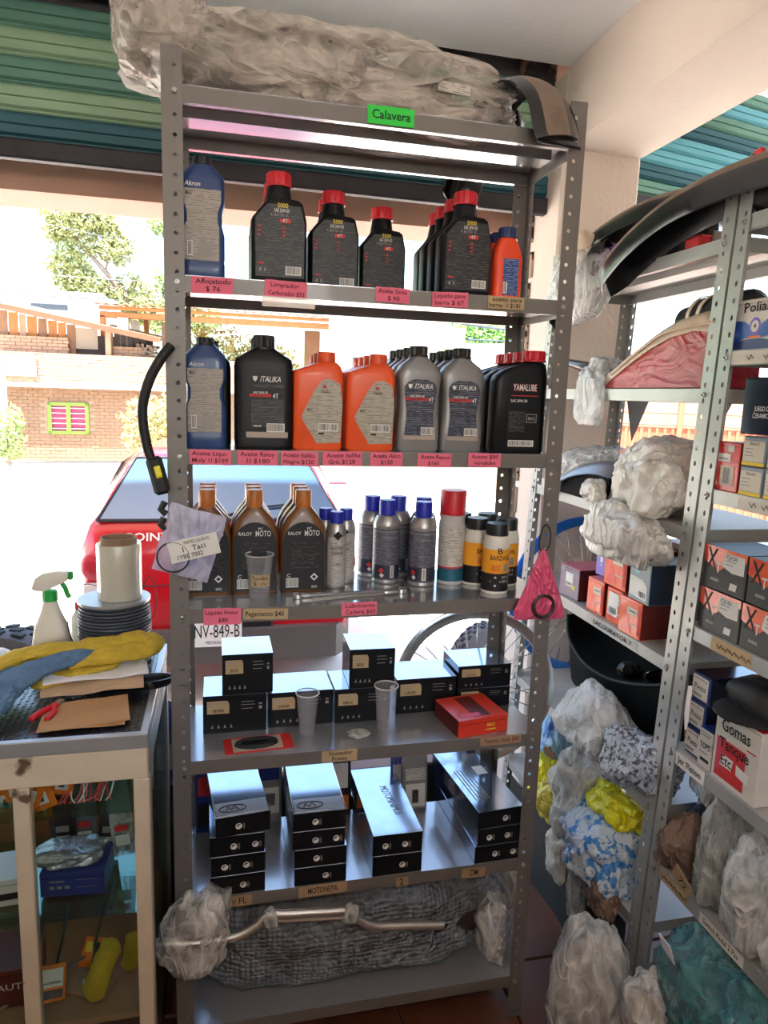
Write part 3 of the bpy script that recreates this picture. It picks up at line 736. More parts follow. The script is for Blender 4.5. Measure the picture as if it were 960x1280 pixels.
# --- tyre lying near the doorstep, and one left of the counter
def tyre(label, loc, R, r, rot, group=None):
    prof = [(R - 2*r, -.6*r), (R - .6*r, -.95*r), (R - .1*r, -.75*r), (R, -.4*r), (R, .4*r), (R - .1*r, .75*r), (R - .6*r, .95*r), (R - 2*r, .6*r)]
    t = thing('tyre', label, 'tyre', loc, rot, group)
    MB().lathe(prof, 36, cap0=False, cap1=False).build('tread', K['rubber_grey'], t, 40)
    m = MB()
    for k in range(28):
        a = 2*pi*k/28
        for s in (-.5, 0, .5):
            X = Matrix.Rotation(a + (.1 if s == 0 else 0), 4, 'Z') @ Matrix.Translation((R, 0, s*r*.9)); m.rbox(-.004, .006, -R*.06, R*.06, -r*.18, r*.18, .003, X=X)
    m.build('tread_block', K['rubber'], t)
    MB().lathe([(.03, -.02), (R - 2.05*r, -.3*r), (R - 1.9*r, -.5*r), (R - 1.9*r, .5*r), (R - 2.05*r, .3*r), (.03, .02)], 24).build('rim', K['plank_brown'], t, 30)
tyre('small grey knobbly tyre standing outside, seen through the chrome wheel', (1.72, 2.5, -.07), .27, .07, (pi/2, 0, radians(20)))
tyre('worn tyre standing outside just left of the counter', (-.66, 1.36, .25), .40, .09, (pi/2, .1, radians(-25)))

# --- brick house across the street
hs = thing('brick_house', 'two storey brick house with wooden upper shack across the street at left', 'house', (-3.6, 18, 0), (0, 0, radians(1)))
def bricks(x0, x1, z0, z1, y, bw, bh, mname, holes=()):
    m = MB(); r = 0; z = z0
    while z < z1 - .01:
        x = x0 - (bw/2 if r % 2 else 0)
        while x < x1 - .01:
            a, c = max(x, x0), min(x + bw, x1)
            if c - a > .03 and not any(a < hx1 and c > hx0 and z < hz1 and z + bh > hz0 for hx0, hx1, hz0, hz1 in holes):
                d = random.uniform(0, .012); m.box(a + .005, c - .005, y - .012 - d, y + .05, z + .005, min(z + bh, z1) - .005)
            x += bw
        z += bh; r += 1
    return m
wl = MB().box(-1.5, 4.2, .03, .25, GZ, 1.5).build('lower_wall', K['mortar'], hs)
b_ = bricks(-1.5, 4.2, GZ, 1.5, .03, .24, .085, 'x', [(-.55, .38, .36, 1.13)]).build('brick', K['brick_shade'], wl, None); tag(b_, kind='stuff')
MB().box(-1.7, 4.3, -.5, .3, 1.5, 1.62).build('floor_slab', K['concrete_pale'], hs)
pw = MB().box(-1.7, 4.3, -.45, -.3, 1.62, 2.34).build('parapet_wall', K['mortar'], hs)
b_ = bricks(-1.7, 4.3, 1.62, 2.34, -.45, .24, .085, 'x').build('brick', K['brick_red'], pw, None); tag(b_, kind='stuff')
MB().rbox(-1.42, -.68, -.53, -.49, 1.76, 2.27, .01).build('sign_board', K['house_white'], hs)
wn = MB()
for (a, c, d, e) in ((-.56, .40, .34, .42), (-.56, .40, 1.06, 1.14), (-.56, -.48, .34, 1.14), (.32, .40, .34, 1.14), (-.13, -.03, .34, 1.14)): wn.box(a, c, -.05, .04, d, e)
wn = wn.build('window', K['frame_lime'], hs)
MB().box(-.5, .34, .02, .03, .4, 1.1).build('curtain', K['curtain_pink'], wn)
gb = MB()
for k in range(5): gb.tube([(-.5, -.02, .48 + .13*k), (.34, -.02, .48 + .13*k)], .012, 6)
gb.build('window_bar', K['house_white'], wn)
# wooden upper storey: planks one by one
x = -1.6; cols = ['plank_brown', 'plank_orange', 'brick_red', 'plank_orange', 'plank_brown', 'plank_orange', 'plank_orange']
i = 0
while x < .95:
    wd = random.uniform(.16, .26)
    if not (.1 < x < .62): MB().box(x, x + wd - .02, .1 + random.uniform(0, .03), .14, 2.3, 3.35 - (x + 1.6)*.17).build('plank', K[cols[i % 7]], hs, None)
    x += wd; i += 1
MB().box(-1.65, 2.0, .2, .26, 2.3, 2.85).build('back_boarding', K['plank_dark'], hs)
MB().rings([[(-1.9, -.62, 3.40), (-1.9, -.58, 3.40), (-1.9, -.58, 3.53), (-1.9, -.62, 3.53)], [(2.2, -.62, 2.70), (2.2, -.58, 2.70), (2.2, -.58, 2.83), (2.2, -.62, 2.83)]]).build('fascia_board', K['fascia_wood'], hs)
MB().box(.1, .66, .12, .14, 2.5, 3.02).build('window_pane', K['concrete_pale'], hs)
for xx in (.95, 2.0): pass
for k in range(5): MB().box(1.05 + k*.16, 1.19 + k*.16, .12, .16, 2.3, 2.98 - k*.04).build('plank', K['plank_dark'], hs, None)
MB().rbox(.9, 1.03, -.35, -.2, 2.34, 3.1, .01).build('post', K['brick_red'], hs)
m = MB(); m.add([(-1.9, -.6, 3.42), (2.2, -.6, 2.72), (2.2, 1.8, 2.95), (-1.9, 1.8, 3.7), (-1.9, -.6, 3.50), (2.2, -.6, 2.80), (2.2, 1.8, 3.03), (-1.9, 1.8, 3.78)], [(0, 1, 2, 3), (7, 6, 5, 4), (0, 4, 5, 1), (1, 5, 6, 2), (2, 6, 7, 3), (3, 7, 4, 0)])
m.build('roof', K['tin_roof'], hs, None)
bs = bricks(-1.7, .0, 2.34, 2.75, -.05, .24, .085, 'x').build('brick', K['brick_red'], hs, None); tag(bs, kind='stuff')
bs = bricks(1.05, 2.1, 2.34, 2.6, -.05, .24, .085, 'x').build('brick', K['brick_red'], hs, None); tag(bs, kind='stuff')

# --- open timber shelter right of the brick house
shd = thing('timber_shelter', 'open shelter of orange timber beams with a corrugated roof, across the street', 'shelter', (-.038, 18.3, -.58))
shd.scale = (1.367, 1.367, 1.367)
def beam(x0, x1, y0, y1, z0, z1, c='plank_orange', nm='beam'): return MB().rbox(x0, x1, y0, y1, z0, z1, .01).build(nm, K[c], shd)
beam(-2.1, 2.75, 0, .12, 2.86, 2.97); beam(-2.1, 2.75, -.05, 0, 3.0, 3.07)
rm = MB(); vs = []
for i in range(61):
    x = -2.2 + 5.05*i/60; z = 3.08 + .025*(i % 2)
    vs += [(x, -.15, z), (x, 2.4, z + .25)]
rm.add(vs, [(2*i, 2*i+2, 2*i+3, 2*i+1) for i in range(60)]); rm.build('roof_sheet', K['plank_orange'], shd, None)
beam(-2.1, -2.0, 0, .12, 1.62, 2.9, nm='post'); beam(-1.36, -1.27, .5, .6, 1.62, 2.9, nm='post'); beam(-.72, -.6, 0, .12, 1.62, 2.9, nm='post'); beam(2.62, 2.74, 0, .12, GZ, 2.9, nm='post')
beam(-1.78, -1.58, -.1, .1, 1.62, 2.86, 'concrete_pale', 'post'); beam(-1.02, -.78, .4, .6, 1.62, 2.86, 'brick_red', 'post'); beam(1.88, 2.2, 1.0, 1.2, GZ, 2.9, 'plank_brown', 'post')
for k in range(7):
    X = Matrix.Translation((2.2 + k*.06, .3 + .04*k, GZ)) @ Matrix.Rotation(radians(4 + 2*k % 7), 4, 'Y')
    MB().box(-.03, .03, 0, .03, 0, 3.1 - .08*k, X=X).build('leaning_plank', K['plank_orange' if k % 2 else 'plank_brown'], shd, None)
m = MB()
for k in range(46):
    X = Matrix.Translation((-1.5 + random.uniform(0, .55), -.1, 2.12 + .05 + random.uniform(0, .28)*(1)))
    m.lathe([(.03, -.1), (.033, 0), (.03, .2)], 6, X=X @ Matrix.Rotation(pi/2, 4, 'X'))
tag(m.build('firewood', K['bark']), 'heap of cut firewood on the ledge under the timber shelter', 'firewood', kind='stuff').location = (-.46, 18.2, .22)

# --- white houses behind and at the right
wh = thing('white_house', 'white flat roofed house with a dark strip window, behind the brick house', 'house', (-6.5, 24, 0))
MB().rbox(-6, 3.2, 0, 1.5, GZ, 4.42, .03).build('wall', K['house_white'], wh); MB().rbox(-6.1, 2.9, -.2, 1.6, 4.42, 4.56, .03).build('roof_slab', K['house_white'], wh)
MB().box(.65, 1.75, -.03, .05, 3.98, 4.15).build('strip_window', K['window_dark'], wh)
X = Matrix.Translation((-6.12, 24.6, 4.56))
tk = thing('water_tank', 'white domed water tank on the roof of the white house', 'tank', (-6.12, 24.6, 4.56))
MB().lathe([(.36, 0), (.38, .05), (.38, .72), (.34, .82), (.2, .95), (.1, .98)], 24).build('tank_body', K['house_white'], tk); MB().lathe([(.11, .97), (.11, 1.03), (.0, 1.05)], 16).build('tank_lid', K['house_white'], tk)
wr = thing('white_house', 'wide sunlit white house with a dark gate, at the right behind the timber shelter', 'house', (3.0, 14.5, 0))
MB().box(-.1, 6.5, 0, .3, GZ, 2.45).build('wall', K['house_white'], wr); MB().rbox(-.1, 2.2, .4, 3, GZ, 3.6, .02).build('upper_wall', K['house_white'], wr)
MB().box(.0, .95, -.02, .04, 1.6, 2.42).build('window', K['window_dark'], wr); MB().box(2.2, 2.7, .1, .4, 2.45, 3.2).build('chimney', K['brick_red'], wr)
m = MB()
for k in range(9): m.tube([(2.8 + k*.36, .15, 2.45), (2.8 + k*.36, .15, 2.95)], .015, 5)
m.tube([(2.8, .15, 2.95), (5.8, .15, 2.95)], .02, 5); m.tube([(2.8, .15, 2.7), (5.8, .15, 2.7)], .012, 5); m.tube([(2.6, .15, 3.3), (5.9, .15, 3.05)], .03, 5)
m.build('railing', K['window_dark'], wr)
MB().box(-.1, 6.5, -.6, .0, GZ, 1.0).build('planter', K['concrete_pale'], wr)
gt = thing('metal_gate', 'orange red house gate and balcony rails seen through the right opening', 'gate', (6.7, 9.5, 0), (0, 0, radians(-30)))
MB().box(-.5, 2.6, .1, .2, GZ, 1.2).build('gate_panel', K['gate_red'], gt)
m = MB()
for k in range(24): m.box(-.45 + k*.125, -.40 + k*.125, .07, .11, GZ, 1.2)
m.build('gate_rib', K['gate_red'], gt, None)
for xx in (-.5, 1.0, 2.5): MB().rbox(xx, xx + .09, 0, .12, GZ, 2.3, .01).build('gate_post', K['gate_red'], gt)
m = MB()
for zz in (1.25, 1.45, 1.65, 1.85): m.tube([(-.5, .06, zz), (2.6, .06, zz)], .022, 6)
m.build('rail', K['gate_red'], gt); MB().box(-3, 6, .8, 1.0, GZ, 2.1).build('back_wall', K['brick_red'], gt); MB().box(-3, 6, .6, 1.0, 2.1, 2.6).build('roof_band', K['house_white'], gt)

# --- trees and shrubs: every leaf a small blade
def crown(blobs, n, size, seed):
    rnd = random.Random(seed); m = MB()
    tot = sum(b[3]*b[4]*b[5] for b in blobs)
    for (cx, cy, cz, rx, ry, rz) in blobs:
        for k in range(max(20, int(n * rx*ry*rz / tot))):
            while True:
                p = Vector((rnd.uniform(-1, 1), rnd.uniform(-1, 1), rnd.uniform(-1, 1)))
                if p.length < 1: break
            q = p + .35*Vector((noise.noise(p*3 + Vector((seed, 0, 0))), noise.noise(p*3 + Vector((0, seed, 0))), noise.noise(p*3 + Vector((0, 0, seed)))))
            c = Vector((cx + q.x*rx, cy + q.y*ry, cz + q.z*rz)); u = Vector((rnd.gauss(0, 1), rnd.gauss(0, 1), rnd.gauss(0, 1))).normalized(); v = u.orthogonal().normalized()
            s = size * rnd.uniform(.6, 1.4)
            m.add([c - u*s, c + v*s*.35, c + u*s, c - v*s*.35], [(0, 1, 2, 3)])
    return m
def tree(name, label, cat, loc, blobs, n, size, seed, trunk, leaf, group=None):
    t = thing(name, label, cat, loc, group=group)
    for path, r in trunk: MB().tube(path, r, 7).build('trunk' if path[0][2] < .3 else 'branch', K['bark'], t)
    tag(crown(blobs, n, size, seed).build('foliage', K[leaf], t, None), kind='stuff')
    return t
tree('eucalyptus_tree', 'tall pale eucalyptus with a long slanting bare branch, behind the white house', 'tree', (-3.5, 27.8, GZ),
     [(-1.7, 0, 7.9, .95, .8, .85), (-.8, 0, 8.1, .7, .6, .6), (-2.3, 0, 7.5, .4, .6, .4), (-.2, 0, 7.1, .8, .6, .65), (-1.9, .2, 6.2, .75, .6, .9), (-1.2, .2, 5.5, 1.0, .6, .7), (.3, .3, 5.3, 1.0, .6, .9), (-.4, 0, 7.7, .4, .4, .5), (-1.2, 0, 6.9, .4, .4, .3), (.7, .3, 4.9, .8, .8, .6)],
     9000, .11, 3, [([(.6, .3, 0), (.4, .2, 4.6), (.1, 0, 5.4), (-.7, 0, 6.3), (-1.5, 0, 7.2), (-2.0, 0, 7.9)], [.22, .17, .12, .09, .06, .03]), ([(-.1, 0, 5.6), (-.9, 0, 5.7), (-1.4, 0, 6.3)], [.06, .05, .03]), ([(-.6, 0, 6.1), (-.4, 0, 7.2), (-.3, 0, 8.0)], [.05, .04, .02])], 'leaf_olive')
tree('eucalyptus_tree', 'green leaning eucalyptus close to the tall rack post, behind the timber shelter', 'tree', (-2.0, 30.5, GZ),
     [(-.3, 0, 8.6, .6, .6, .45), (.4, 0, 8.2, .6, .6, .5), (.5, 0, 7.2, .5, .6, .8), (-.2, 0, 6.3, .5, .6, .5), (.3, 0, 5.2, .9, .8, .8), (-.4, 0, 4.8, .9, .8, .6), (1.3, 0, 5.0, .9, .8, .8)], 6500, .11, 5,
     [([(.9, .2, 0), (.7, .1, 4.6), (.4, 0, 7), (.2, 0, 8.4)], [.18, .14, .08, .03])], 'leaf_green')
tree('tree', 'low dry leafed tree seen between the oil bottles, behind the timber shelter', 'tree', (.6, 21, GZ), [(-.6, 0, 3.0, 1.3, .8, .9), (.8, 0, 2.6, 1.3, .8, .8), (-1.6, 0, 2.4, .9, .8, .8)], 3600, .09, 8, [([(0, 0, 0), (.1, 0, 2.5)], [.12, .05])], 'leaf_dry')
tree('tree', 'bright green tree behind the railing of the white house', 'tree', (7.4, 18, GZ), [(0, 0, 3.6, 1.0, .9, .8), (-.9, 0, 3.3, .7, .8, .6), (.9, 0, 3.2, .8, .8, .7)], 2600, .12, 9, [([(0, 0, 0), (0, 0, 3.2)], [.12, .06])], 'leaf_bright')
tree('shrub', 'pale yellowish shrub against the brick house beside the rack post', 'shrub', (-1.55, 15.3, GZ), [(0, 0, 1.25, .5, .4, .5), (.35, 0, .9, .4, .4, .5), (-.2, 0, .8, .35, .3, .4), (.6, 0, 1.3, .5, .4, .5)], 2200, .06, 11, [([(-.1, 0, 0), (0, 0, .9)], [.06, .03]), ([(.1, 0, 0), (.2, 0, .8)], [.05, .02])], 'leaf_dry')
tree('shrub', 'green shrub at the left end of the brick house', 'shrub', (-4.75, 16.6, GZ), [(0, 0, .7, .4, .4, .6), (-.3, 0, .5, .35, .4, .4), (.15, 0, 1.1, .2, .2, .4)], 1500, .06, 12, [([(0, 0, 0), (0, 0, .8)], [.04, .02])], 'leaf_green')
for i, (z0, z1, lab) in enumerate(((3.80, 3.66, 'topmost of the thin black wires over the street'), (3.77, 3.58, 'second from top of the thin black wires over the street'), (3.33, 3.10, 'third from top of the thin black wires, crossing the eucalyptus'), (2.75, 2.74, 'lowest of the thin black wires, just above the white house roof'))):
    s = (z1 - z0) / 1.6
    tag(MB().tube([(-8 + .5*k, 7, z0 + s*(-8 + .5*k + 2.1) - .0015*(16 - k)*k*.2) for k in range(33)], .0035, 5).build('power_line', K['window_dark']), lab, 'wire', 'power lines over the street')
# ------------------------------------------------------------------ bottles and cans on the tall rack
ORD = ['front', 'second', 'third', 'fourth', 'fifth', 'sixth']
def sring(z, xl, xr, d, e, n=28):
    cx, hw, hd = (xl + xr)/2, (xr - xl)/2, d/2; P = []
    for j in range(n):
        a = 2*pi*(j + .5)/n; c, s = cos(a), sin(a)
        P.append((cx + hw*math.copysign(abs(c)**(2/e), c), hd*math.copysign(abs(s)**(2/e), s), z))
    return P
def art(parent, y, items, name='label_print'):
    """printed patches (one mesh) and lettering (a mesh each) lying on the front of a label"""
    m = MB(); mats = []
    def mi(k):
        if k not in mats: mats.append(k)
        return mats.index(k)
    y00 = y
    for li, it in enumerate(items):
        y = y00 - .00006*li
        if it[0] == 'r':
            _, x0, x1, z0, z1, k = it; m.add([(x0, y, z0), (x1, y, z0), (x1, y, z1), (x0, y, z1)], [(0, 1, 2, 3)], mi(k))
        elif it[0] == 'bar':
            _, x0, x1, z0, z1 = it; m.add([(x0, y, z0), (x1, y, z0), (x1, y, z1), (x0, y, z1)], [(0, 1, 2, 3)], mi('print_white'))
            x = x0 + .0015; r = random.Random(int(x0*1e5))
            while x < x1 - .002:
                w_ = r.choice((.0005, .0008, .0013)); m.add([(x, y - .0002, z0 + .002), (x + w_, y - .0002, z0 + .002), (x + w_, y - .0002, z1 - .0015), (x, y - .0002, z1 - .0015)], [(0, 1, 2, 3)], mi('print_black')); x += w_ + r.choice((.0006, .0009, .0014))
        elif it[0] == 'p':
            _, poly, k = it; m.add([(x, y - .0001, z) for x, z in poly], [tuple(range(len(poly)))], mi(k))
    if m.v:
        o = m.build(name, [K[k] for k in mats], parent, None)
        if len(m.f) > 1: tag(o, kind='stuff')
    for li, it in enumerate(items):
        y = y00 - .00006*li
        if it[0] == 't':
            _, s, x, z, size, k = it[:6]; wd = it[6] if len(it) > 6 else None; sh = it[7] if len(it) > 7 else 0
            txt(s, K[k], parent, (x, y - .0003, z), size, width=wd, shear=sh, bold=.015)
def bottle(name, label, mat, secs, cap, capmat, lab=None, items=(), group=None, ridge=.06, handle=None):
    """secs: (z, xl, xr, depth, squareness); cap: (cx, r, z0, z1); lab: (polygon, material, y)"""
    t = thing(name, label, 'bottle', group=group)
    b = MB().rings([sring(*s) for s in secs])
    body = b.build('body', K[mat], t, 32)
    cx, r, z0, z1 = cap
    c = MB().lathe([(r*.97, z0), (r, z0 + .002), (r, z1 - .003), (r*.93, z1)], 32, cx, 0, ridge=ridge)
    c.lathe([(r*1.06, z0), (r*1.06, z0 + .0035), (r*.95, z0 + .0045)], 24, cx, 0)
    c.build('cap', K[capmat], t, 30)
    if lab:
        poly, lm, y = lab
        L = MB().prism(poly, y - .0006, y + .004).build('label', K[lm], t, None)
        if items: art(L, y - .0009, items)
    elif items: art(body, min(-s[3]/2 for s in secs) - .0006, items)
    return t
def row(proto, x, z, ys, desc, rot=0.0, jit=.0015):
    """the same bottle again, one behind the other"""
    for i, y in enumerate(ys):
        lab = f'{desc}, {ORD[i]}'  + (' of row' if len(ys) > 1 else '')
        a = rot + (random.uniform(-.02, .02) if i else 0); loc = (x + (random.uniform(-jit, jit) if i else 0), y, z)
        if i == 0 and not proto.get('used'):
            proto['used'] = 1; proto.location = loc; proto.rotation_euler = (0, 0, a); proto['label'] = lab
        else: dup(proto, loc, (0, 0, a), lab)
def free(proto):
    if 'used' in proto: del proto['used']
Z2, Z3, Z4, Z5, Z6, Z7 = ZS[1:]

# blue bottle with a waisted grey label
def blue(h, grp, lab):
    return bottle('oil_bottle', lab, 'bottle_blue',
        [(0, -.040, .040, .054, 6), (.004, -.043, .043, .058, 6), (.03, -.043, .043, .058, 6), (.034, -.0415, .0415, .056, 6), (.040, -.043, .043, .058, 6), (h*.36, -.043, .043, .058, 6), (h*.44, -.038, .038, .055, 6), (h*.56, -.038, .038, .055, 6), (h*.63, -.043, .043, .058, 6), (h*.80, -.043, .043, .058, 5), (h*.84, -.041, .041, .055, 4), (h*.93, -.021, .021, .034, 2.6), (h*.95, -.017, .017, .034, 2)],
        (0, .0185, h*.93, h), 'cap_black',
        ([(-.036, .034), (.032, .034), (.032, h*.42), (.029, h*.46), (.029, h*.54), (.036, h*.62), (.036, h*.72), (-.036, h*.72), (-.036, h*.62), (-.029, h*.54), (-.029, h*.46), (-.036, h*.40)], 'fine_print_grey', -.029),
        [('t', 'Akron', -.018, h*.755, .009, 'print_white', .030, .2), ('t', 'MAC', -.025, h*.68, .008, 'print_black', .012), ('bar', -.029, -.018, .042, .07), ('r', -.008, .02, .040, .07, 'print_grey')], grp)
p = blue(.232, 'oil bottles on the second shelf', '')
row(p, .071, Z2, [.062], 'blue oil bottle with waisted label, left end of second shelf')
dup(p, (.074, .062, Z3), (0, 0, 0), 'blue oil bottle with waisted label, left end of third shelf', 'oil bottles on the third shelf', (.98, 1, .965))
# dark bottles standing behind it
p = bottle('oil_bottle', '', 'bottle_black', [(0, -.040, .040, .05, 6), (.004, -.043, .043, .056, 6), (.165, -.043, .043, .056, 5), (.180, -.040, .040, .05, 4), (.203, -.019, .019, .034, 2.4), (.207, -.016, .016, .032, 2)], (0, .018, .203, .222), 'cap_black', None, (), 'oil bottles on the third shelf')
row(p, .083, Z3, [.128, .190], 'plain black oil bottle behind blue one, third shelf')

# black bottles with red caps, neck off to one side
p = bottle('oil_bottle', '', 'bottle_black',
    [(0, -.053, .053, .056, 6), (.004, -.056, .056, .06, 6), (.121, -.056, .056, .06, 6), (.128, -.053, .055, .059, 6), (.158, -.028, .048, .054, 5), (.163, -.026, .043, .05, 4), (.166, -.0265, .0255, .046, 2.6), (.186, -.0235, .0235, .045, 2), (.19, -.022, .022, .044, 2)],
    (0, .0255, .189, .216), 'cap_red',
    ([(-.047, .012), (.050, .012), (.050, .118), (.042, .150), (-.024, .152), (-.048, .124)], 'fine_print_dark', -.030),
    [('t', '5000', .006, .149, .0088, 'print_yellow', .021), ('t', 'SAE 20W-50', .004, .1395, .007, 'print_white', .030), ('t', '4T MOTOR OIL', .0, .131, .006, 'print_grey', .036), ('r', .0, .022, .117, .125, 'print_red'), ('t', '4T', .011, .121, .007, 'print_white', .012)]
    + [('r', xx, xx + .0045, zz, zz + .004, 'print_red') for xx in (-.043, .006) for zz in (.090, .098, .106)] + [('bar', .012, .044, .017, .034), ('r', -.042, -.03, .036, .039, 'print_red'), ('r', -.040, -.036, .022, .028, 'print_grey'), ('r', -.030, -.027, .022, .028, 'print_grey')],
    'oil bottles on the second shelf')
row(p, .221, Z2, [.062, .132, .202], 'black red capped bottle, left row, second shelf')
row(p, .347, Z2, [.155, .222], 'black red capped bottle, second row, second shelf')
row(p, .477, Z2, [.248], 'black red capped bottle alone mid second shelf')
row(p, .619, Z2, [.062, .127, .190, .252], 'black red capped bottle, right row, second shelf')
# small orange bottles with blue caps
p = bottle('oil_bottle', '', 'bottle_red_orange', [(0, -.031, .031, .042, 5), (.003, -.0335, .0335, .046, 5), (.085, -.0335, .0335, .046, 5), (.105, -.030, .030, .042, 4), (.125, -.021, .021, .036, 3), (.132, -.018, .018, .034, 2)], (0, .0195, .130, .152), 'cap_navy',
    ([(-.013, .008), (.022, .008), (.022, .085), (-.013, .085)], 'fine_print_blue', -.023), [('bar', -.012, -.003, .012, .036)], 'oil bottles on the second shelf')
row(p, .717, Z2, [.058, .112], 'small orange bottle, blue cap, right end of second shelf')

# big black bottles
def logo(x, z, s, k): return [('p', [(x - s*.5, z + s*.5), (x + s*.5, z + s*.5), (x + s*.4, z - s*.2), (x, z - s*.6), (x - s*.4, z - s*.2)], k)]
p = bottle('oil_bottle', '', 'bottle_black', [(0, -.055, .055, .058, 6), (.004, -.0585, .0585, .062, 6), (.012, -.0595, .0595, .062, 6), (.175, -.0595, .0595, .062, 6), (.186, -.057, .057, .06, 5), (.205, -.026, .026, .046, 3), (.209, -.021, .021, .042, 2)], (0, .0225, .205, .234), 'cap_black',
    ([(-.027, .036), (.042, .036), (.042, .160), (-.027, .160)], 'bottle_black', -.0312),
    [('t', 'ITALIKA', .012, .144, .0115, 'print_white', .042, .25)] + logo(-.019, .145, .010, 'print_white') + [('r', -.023, .040, .128, .134, 'fine_print_dark'), ('r', -.030, .014, .108, .114, 'print_red'), ('t', '4T', .023, .110, .010, 'print_white', .012), ('t', 'SAE 20W-50', -.008, .1165, .005, 'print_white', .030), ('t', 'MINERAL 4T', -.008, .111, .004, 'print_black', .030), ('r', -.027, .040, .046, .104, 'fine_print_dark'), ('bar', .005, .042, .036, .054), ('r', -.037, .049, .024, .036, 'clear_tape'), ('t', 'SAE API', -.014, .048, .004, 'print_white', .016)],
    'oil bottles on the third shelf', ridge=.09)
row(p, .1925, Z3, [.064, .130, .194], 'big black bottle, white and red print, third shelf')
# orange bottles, cap at the right
p = bottle('oil_bottle', '', 'bottle_orange', [(0, -.050, .050, .058, 6), (.004, -.053, .053, .062, 6), (.155, -.0535, .0535, .062, 6), (.166, -.052, .052, .061, 5), (.176, -.022, .049, .056, 4), (.184, -.002, .041, .044, 3), (.186, .0, .037, .036, 2)], (.0185, .0195, .180, .206), 'cap_orange',
    ([(-.003, .014), (.047, .016), (.0505, .100), (.045, .140), (.025, .150), (.008, .148), (-.008, .128), (-.036, .072), (-.033, .062)], 'fine_print_beige', -.031),
    [('r', .008, .016, .131, .136, 'print_red'), ('t', 'ITALIKA', .014, .122, .005, 'print_black', .020), ('t', 'MAC', -.018, .085, .006, 'print_black', .012), ('bar', .0, .042, .040, .057), ('r', .0, .012, .033, .037, 'print_black')],
    'oil bottles on the third shelf', ridge=.0)
row(p, .306, Z3, [.064, .130, .196], 'orange bottle with grey label, left orange row')
row(p, .4195, Z3, [.064, .128, .190, .250], 'orange bottle with grey label, right orange row')
# grey bottles
p = bottle('oil_bottle', '', 'bottle_grey', [(0, -.045, .045, .056, 6), (.004, -.048, .048, .060, 6), (.05, -.048, .048, .06, 6), (.09, -.0445, .0445, .058, 6), (.13, -.0455, .0455, .058, 6), (.158, -.049, .049, .06, 6), (.170, -.049, .049, .06, 5), (.186, -.041, .041, .055, 4), (.200, -.023, .023, .042, 3), (.207, -.019, .019, .038, 2)], (0, .0205, .205, .228), 'cap_brown',
    ([(-.034, .028), (.034, .028), (.034, .036), (.030, .08), (.036, .13), (.035, .142), (.028, .151), (.014, .156), (-.014, .156), (-.028, .151), (-.035, .142), (-.036, .13), (-.030, .08), (-.034, .036)], 'fine_print_navy', -.0305),
    [('t', 'ITALIKA', .006, .141, .0105, 'print_white', .040, .25)] + logo(-.024, .141, .009, 'print_white') + [('r', -.034, .018, .111, .117, 'print_red'), ('t', '4T', .024, .113, .010, 'print_white', .011), ('t', 'SAE 20W-50', -.008, .120, .005, 'print_white', .032), ('t', 'SEMISINTETICO', -.008, .114, .004, 'print_black', .034), ('bar', .003, .035, .036, .053), ('r', -.036, .036, .026, .035, 'clear_tape')],
    'oil bottles on the third shelf', ridge=.09)
row(p, .5285, Z3, [.064, .128, .191, .252], 'grey bottle with dark label, left grey row')
row(p, .6285, Z3, [.064, .128, .191, .252], 'grey bottle with dark label, right grey row')
# black bottles, red caps at the right
p = bottle('oil_bottle', '', 'bottle_black', [(0, -.059, .059, .048, 7), (.004, -.0625, .0625, .051, 7), (.160, -.0625, .0625, .051, 7), (.172, -.058, .0625, .05, 6), (.186, -.040, .062, .048, 5), (.197, -.008, .060, .044, 4), (.203, .012, .056, .040, 3), (.206, .016, .050, .034, 2)], (.034, .0265, .205, .229), 'cap_red',
    ([(-.032, .010), (.046, .010), (.046, .165), (-.032, .165)], 'bottle_black', -.0256),
    [('t', 'YAMALUBE', .006, .146, .0165, 'print_red', .058), ('t', 'YAMALUBE', .006, .1462, .0145, 'print_white', .056), ('r', -.026, .038, .128, .1295, 'print_red'), ('t', 'SAE 20W-50', -.007, .117, .006, 'print_white', .040), ('r', -.030, .010, .048, .095, 'fine_print_dark'), ('t', 'MA2', .026, .078, .008, 'print_grey', .018), ('r', .013, .038, .069, .0705, 'print_grey'), ('r', .013, .038, .087, .0885, 'print_grey'), ('r', .013, .0145, .069, .0885, 'print_grey'), ('r', .0365, .038, .069, .0885, 'print_grey'), ('bar', -.028, .034, .015, .029)],
    'oil bottles on the third shelf', ridge=.07)
row(p, .764, Z3, [.056, .109, .162, .214], 'black red capped bottle, right end of third shelf')
